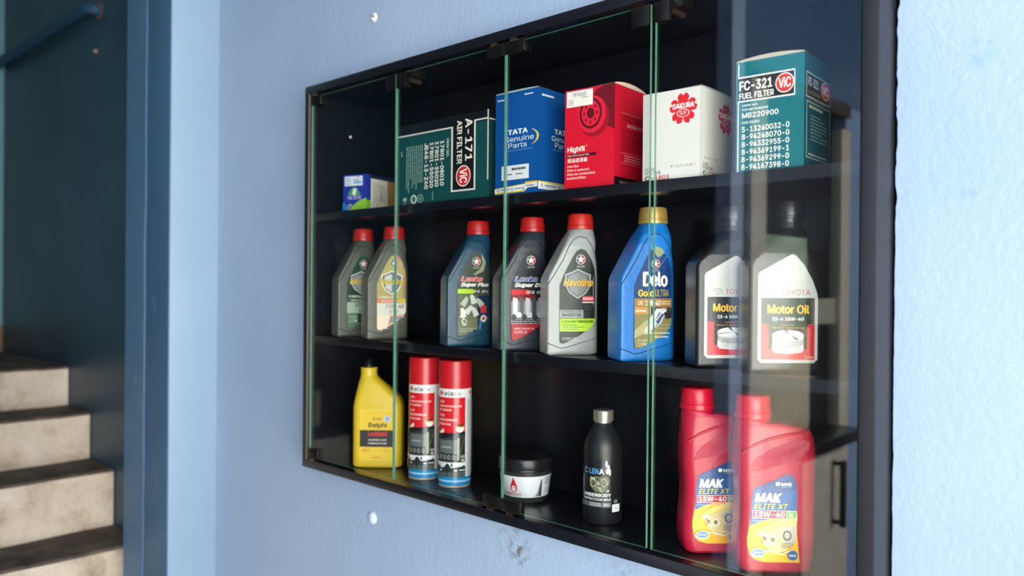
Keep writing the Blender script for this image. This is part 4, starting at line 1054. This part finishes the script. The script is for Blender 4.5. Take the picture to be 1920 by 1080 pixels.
# ---- spray cans
def cyl(r):      # u in degrees (0 = local -Y), v height
    return lambda u, v, e: ((r+e)*math.sin(R(u)), -(r+e)*math.cos(R(u)), v)
def spray_can(x, y, rot, label):
    t = empty('spray_can', (x, y, .0182), rot, label, 'spray can', 'red and white spray cans on the cabinet bottom')
    r = .0325
    bm = bmesh.new(); lathe(bm, [(r-.003, .0), (r-.001, .0008), (r-.0004, .003), (r-.0012, .0045), (r, .0065), (r, .196), (r-.003, .2)], 56); bm_obj('can_body', bm, mat('D8DADC', .25, .6, .03), t, 35)
    bm = bmesh.new(); lathe(bm, [(r+.0006, .197), (r+.0006, .2505), (r-.0006, .2522), (r-.003, .2528), (.0008, .2530)], 56); bm_obj('cap', bm, mat('BE1A26', .3, 0, .04), t, 35)
    P = Print(cyl(r+.0002), .2, 4.5, .00005)
    P.rect(-180, .0065, 180, .0225, '1A86C4'); P.rect(-180, .0125, 180, .0165, '8FC6E6')
    P.rect(-180, .0225, 180, .197, 'DDDEE0')
    P.rect(-95, .108, 38, .180, 'CC1E28')
    P.rect(-60, .1855, -48, .192, 'C41E26'); P.rect(-60, .1835, -57, .187, 'C41E26'); P.rect(-51, .1835, -48, .187, 'C41E26')
    P.text('WÜRTH', -43, .1835, 18, .1925, '2A2628', .02)
    P.rect(58, .1855, 68, .192, 'C41E26')
    for k, s_ in enumerate(('AKTIV', 'OBERFLÄCHENREINIGER', 'MIT SCHAUM')): P.text(s_, -62, .1690-.0080*k, (-38, 24, -12)[k], .1735-.0080*k, 'EBD6D6', .02, .15)
    for k, s_ in enumerate(('ACTIVE', 'SURFACE DEGREASER', 'WITHOUT FOAM')): P.text(s_, -62, .1420-.0085*k, (-38, 8, -14)[k], .1465-.0085*k, 'EBD6D6', .02, .15)
    P.ell(18, .1195, 15, .0085, 'EEEAE6', 20); P.poly([(4, .1235), (32, .1235), (26, .1275), (10, .1275)], '2A2424'); P.poly([(3, .1205), (33, .1205), (32, .1235), (4, .1235)], 'D8942A')
    P.poly([(-66, .100), (-40, .112), (-40, .119), (-62, .110)], 'E6E2E2')
    # dashboard picture
    P.rect(-95, .0520, 38, .108, '33383A'); P.rect(-60, .0700, 14, .0960, '5C6466'); P.poly([(-75, .096), (38, .1080), (38, .112), (-60, .1085)], '1D2022'); P.rect(-50, .080, -12, .0835, '8A9294')
    for k in range(4): P.ell(-52+16*k, .062, 5.5, .0045, '8E9698', 12); P.ell(-52+16*k, .062, 3, .0025, '23282A', 10)
    P.rect(8, .056, 16, .100, 'A3A888'); P.ring(34, .078, 9, .011, .25, '1A1D1E', 16, 90, 270); P.line([(16, .07), (36, .100)], .0012, '9CA4A2'); P.rect(20, .060, 36, .066, '8A8F92'); P.ell(28, .056, 6, .0018, 'D4D8DA', 10)
    P.poly([(-95, .046), (-60, .050), (-20, .046), (38, .044), (38, .052), (-95, .052)], 'DDDEE0')
    # road picture
    P.rect(-95, .0225, 38, .0400, '4E5856'); P.poly([(-95, .040), (-60, .045), (-48, .040), (-34, .043), (-28, .050), (-20, .049), (-12, .041), (38, .0445), (38, .034), (-95, .030)], '2C3A40'); P.ell(-50, .036, 4, .0014, 'E4E8EA', 10); P.ell(-26, .040, 8, .009, '22302E', 12); P.rect(-27, .024, -24, .04, '20292A'); P.ell(4, .036, 6, .0012, 'E8EAEA', 10); P.rect(14, .036, 36, .0375, 'E8EAEA')
    P.lines(44, .026, 88, .176, 34, 'A3A5A8', .45, .15, 9)
    P.rect(-12, .044, -7, .050, '2A2E30'); P.ell(30, .045, 2.5, .0015, '2A2E30', 8)
    P.build('label', t, 'printed red, white and grey sleeve')
spray_can(.3370, .079, 49, 'red-capped spray can on the left of the pair, beside the yellow bottle')
spray_can(.4290, .080, 47, 'red-capped spray can on the right of the pair, with its back print showing')

# ---- wax jar
t = empty('paste_jar', (.5990, .105, .0182), 42, 'round black-lidded jar with white label behind the middle door edges', 'jar')
bm = bmesh.new(); lathe(bm, [(.038, 0), (.0405, .0015), (.0425, .008), (.0495, .058), (.0497, .062), (.047, .0625)], 56); bm_obj('jar_body', bm, mat('2A2C2E', .3, 0, .05), t, 35)
bm = bmesh.new(); lathe(bm, [(.0490, .0590), (.0508, .0592), (.0512, .0605), (.0505, .063), (.0508, .0640), (.0510, .0800), (.0498, .0825), (.0470, .0832), (.0462, .0826), (.001, .0826)], 96, rib=lambda z: .066 < z < .079); bm_obj('lid', bm, mat('26272A', .28, .5, .05), t, 30)
P = Print(lambda u, v, e: (lambda r: (r*math.sin(R(u)), -r*math.cos(R(u)), v))(.0425+(.0495-.0425)*(v-.008)/.05+.0004+e), .3, 4.0, .00005)
P.rect(-110, .012, 110, .0515, 'D4DAE0')
def drop(cx, cz, k): return [(cx, cz+.020*k)]+[(cx+9*k*math.sin(R(a_)), cz+.0085*k*(-math.cos(R(a_)))*1.0) for a_ in range(110, -111, -20)]
P.poly(drop(-28, .030, 1), 'C8242C'); P.ell(-28, .0285, 5.6, .0055, 'E2E2E4'); P.ring(-27, .0285, 3.2, .0032, .35, 'C8242C', 16, -90, 180)
P.text('COMPETCO', -56, .0165, -10, .0205, 'C8343C', .03); P.text('SPECIALTY LUBRICANTS', -52, .0142, -11, .0155, '6A6E76', .0)
P.poly([(22, .0135), (30, .021), (34, .038), (37, .0465), (38, .0135)], '7D8682'); P.poly([(33, .0135), (38, .043), (40, .048), (41, .0135)], '2C3834')
P.lines(48, .034, 82, .0480, 7, '70767C', .4, .2, 3); P.lines(50, .0170, 78, .0290, 3, 'A4AEBC', .4, .3, 4)
P.build('label', t, 'white wraparound label with red drop')

# ---- black wax bottle
t = empty('wax_bottle', (.7890, .092, .0182), 36, 'slim matt black round bottle with silver cap on the cabinet bottom', 'bottle')
r = .0335
bm = bmesh.new(); lathe(bm, [(r-.006, 0), (r-.002, .0012), (r, .005), (r, .122), (r-.0015, .134), (r-.006, .147), (r-.012, .158), (.0165, .166), (.0148, .170), (.0145, .176)], 56); bm_obj('body', bm, mat('1A1D20', .38, 0, .06), t, 40)
bm = bmesh.new(); lathe(bm, [(.0150, .1685), (.0152, .1715), (.0150, .172), (.0172, .1722), (.0176, .1735), (.0176, .1895), (.0165, .1912), (.0006, .1914)], 72, rib=lambda z: .1732 < z < .189); bm_obj('cap', bm, mat('A8A496', .32, .7, .05), t, 30)
P = Print(cyl(r+.0002), .3, 4.5, .00005)
P.rect(-120, .031, 30, .112, '16191B')
P.text('C', -62, .0865, -46, .0965, '9AA6B4', .02); P.text('LEN', -40, .0865, -12, .0960, '4C98D8', .035); P.text('A', -10, .0865, 4, .0960, 'DCE6EE', .03)
for k, (x_, z_) in enumerate(((11, .104), (17, .099), (21, .094))): P.ell(x_, z_-.002*k, 3.2, .0060, 'D8DCDC', 12)
P.ell(15, .092, 6, .005, 'D8DCDC', 12)
P.poly([(-40, .0800), (-20, .0830), (16, .0825), (22, .076), (14, .065), (2, .056), (-20, .056), (-38, .066)], '5E6650')
for k in range(26):
    rr = random.Random(k+40); P.ell(rr.uniform(-38, 16), rr.uniform(.058, .081), rr.uniform(2, 5), rr.uniform(.0012, .003), rr.choice(('A8A890', '2C3A2E', 'C9C6A8', '3E4A3C', '8A8468')), 9)
P.ring(-26, .072, 9, .007, .2, 'B8B498', 18); P.ring(4, .073, 9, .007, .2, 'A8A690', 18)
P.text('UNDERBODY', -58, .0490, 24, .0548, 'ECEEEE', .03); P.text('PROTECTION WAX', -60, .0425, 24, .0470, 'DCDEE0', .025)
P.rect(-70, .0320, 24, .0400, '63676A'); P.text('Underseal', -36, .0372, -6, .0392, 'E6E6E6', .0); P.text('Anti-corrosion', -36, .0340, -4, .0362, 'E6E6E6', .01); P.text('500 ml', 4, .034, 18, .0385, 'E6E6E6', .0); P.rect(-1, .032, 0, .040, '16191B'); P.rect(-42, .032, -41, .040, '16191B')
P.ring(38, .0415, 6, .0032, .2, 'A8ACAE', 16); P.poly([(35, .042), (41, .042), (38, .0395)], 'A8ACAE')
P.rect(27, .0235, 52, .0365, 'E4E8E8'); P.ell(39, .030, 6, .0025, 'C8D0D0', 12)
P.build('label', t, 'printed label in white, blue and grey')
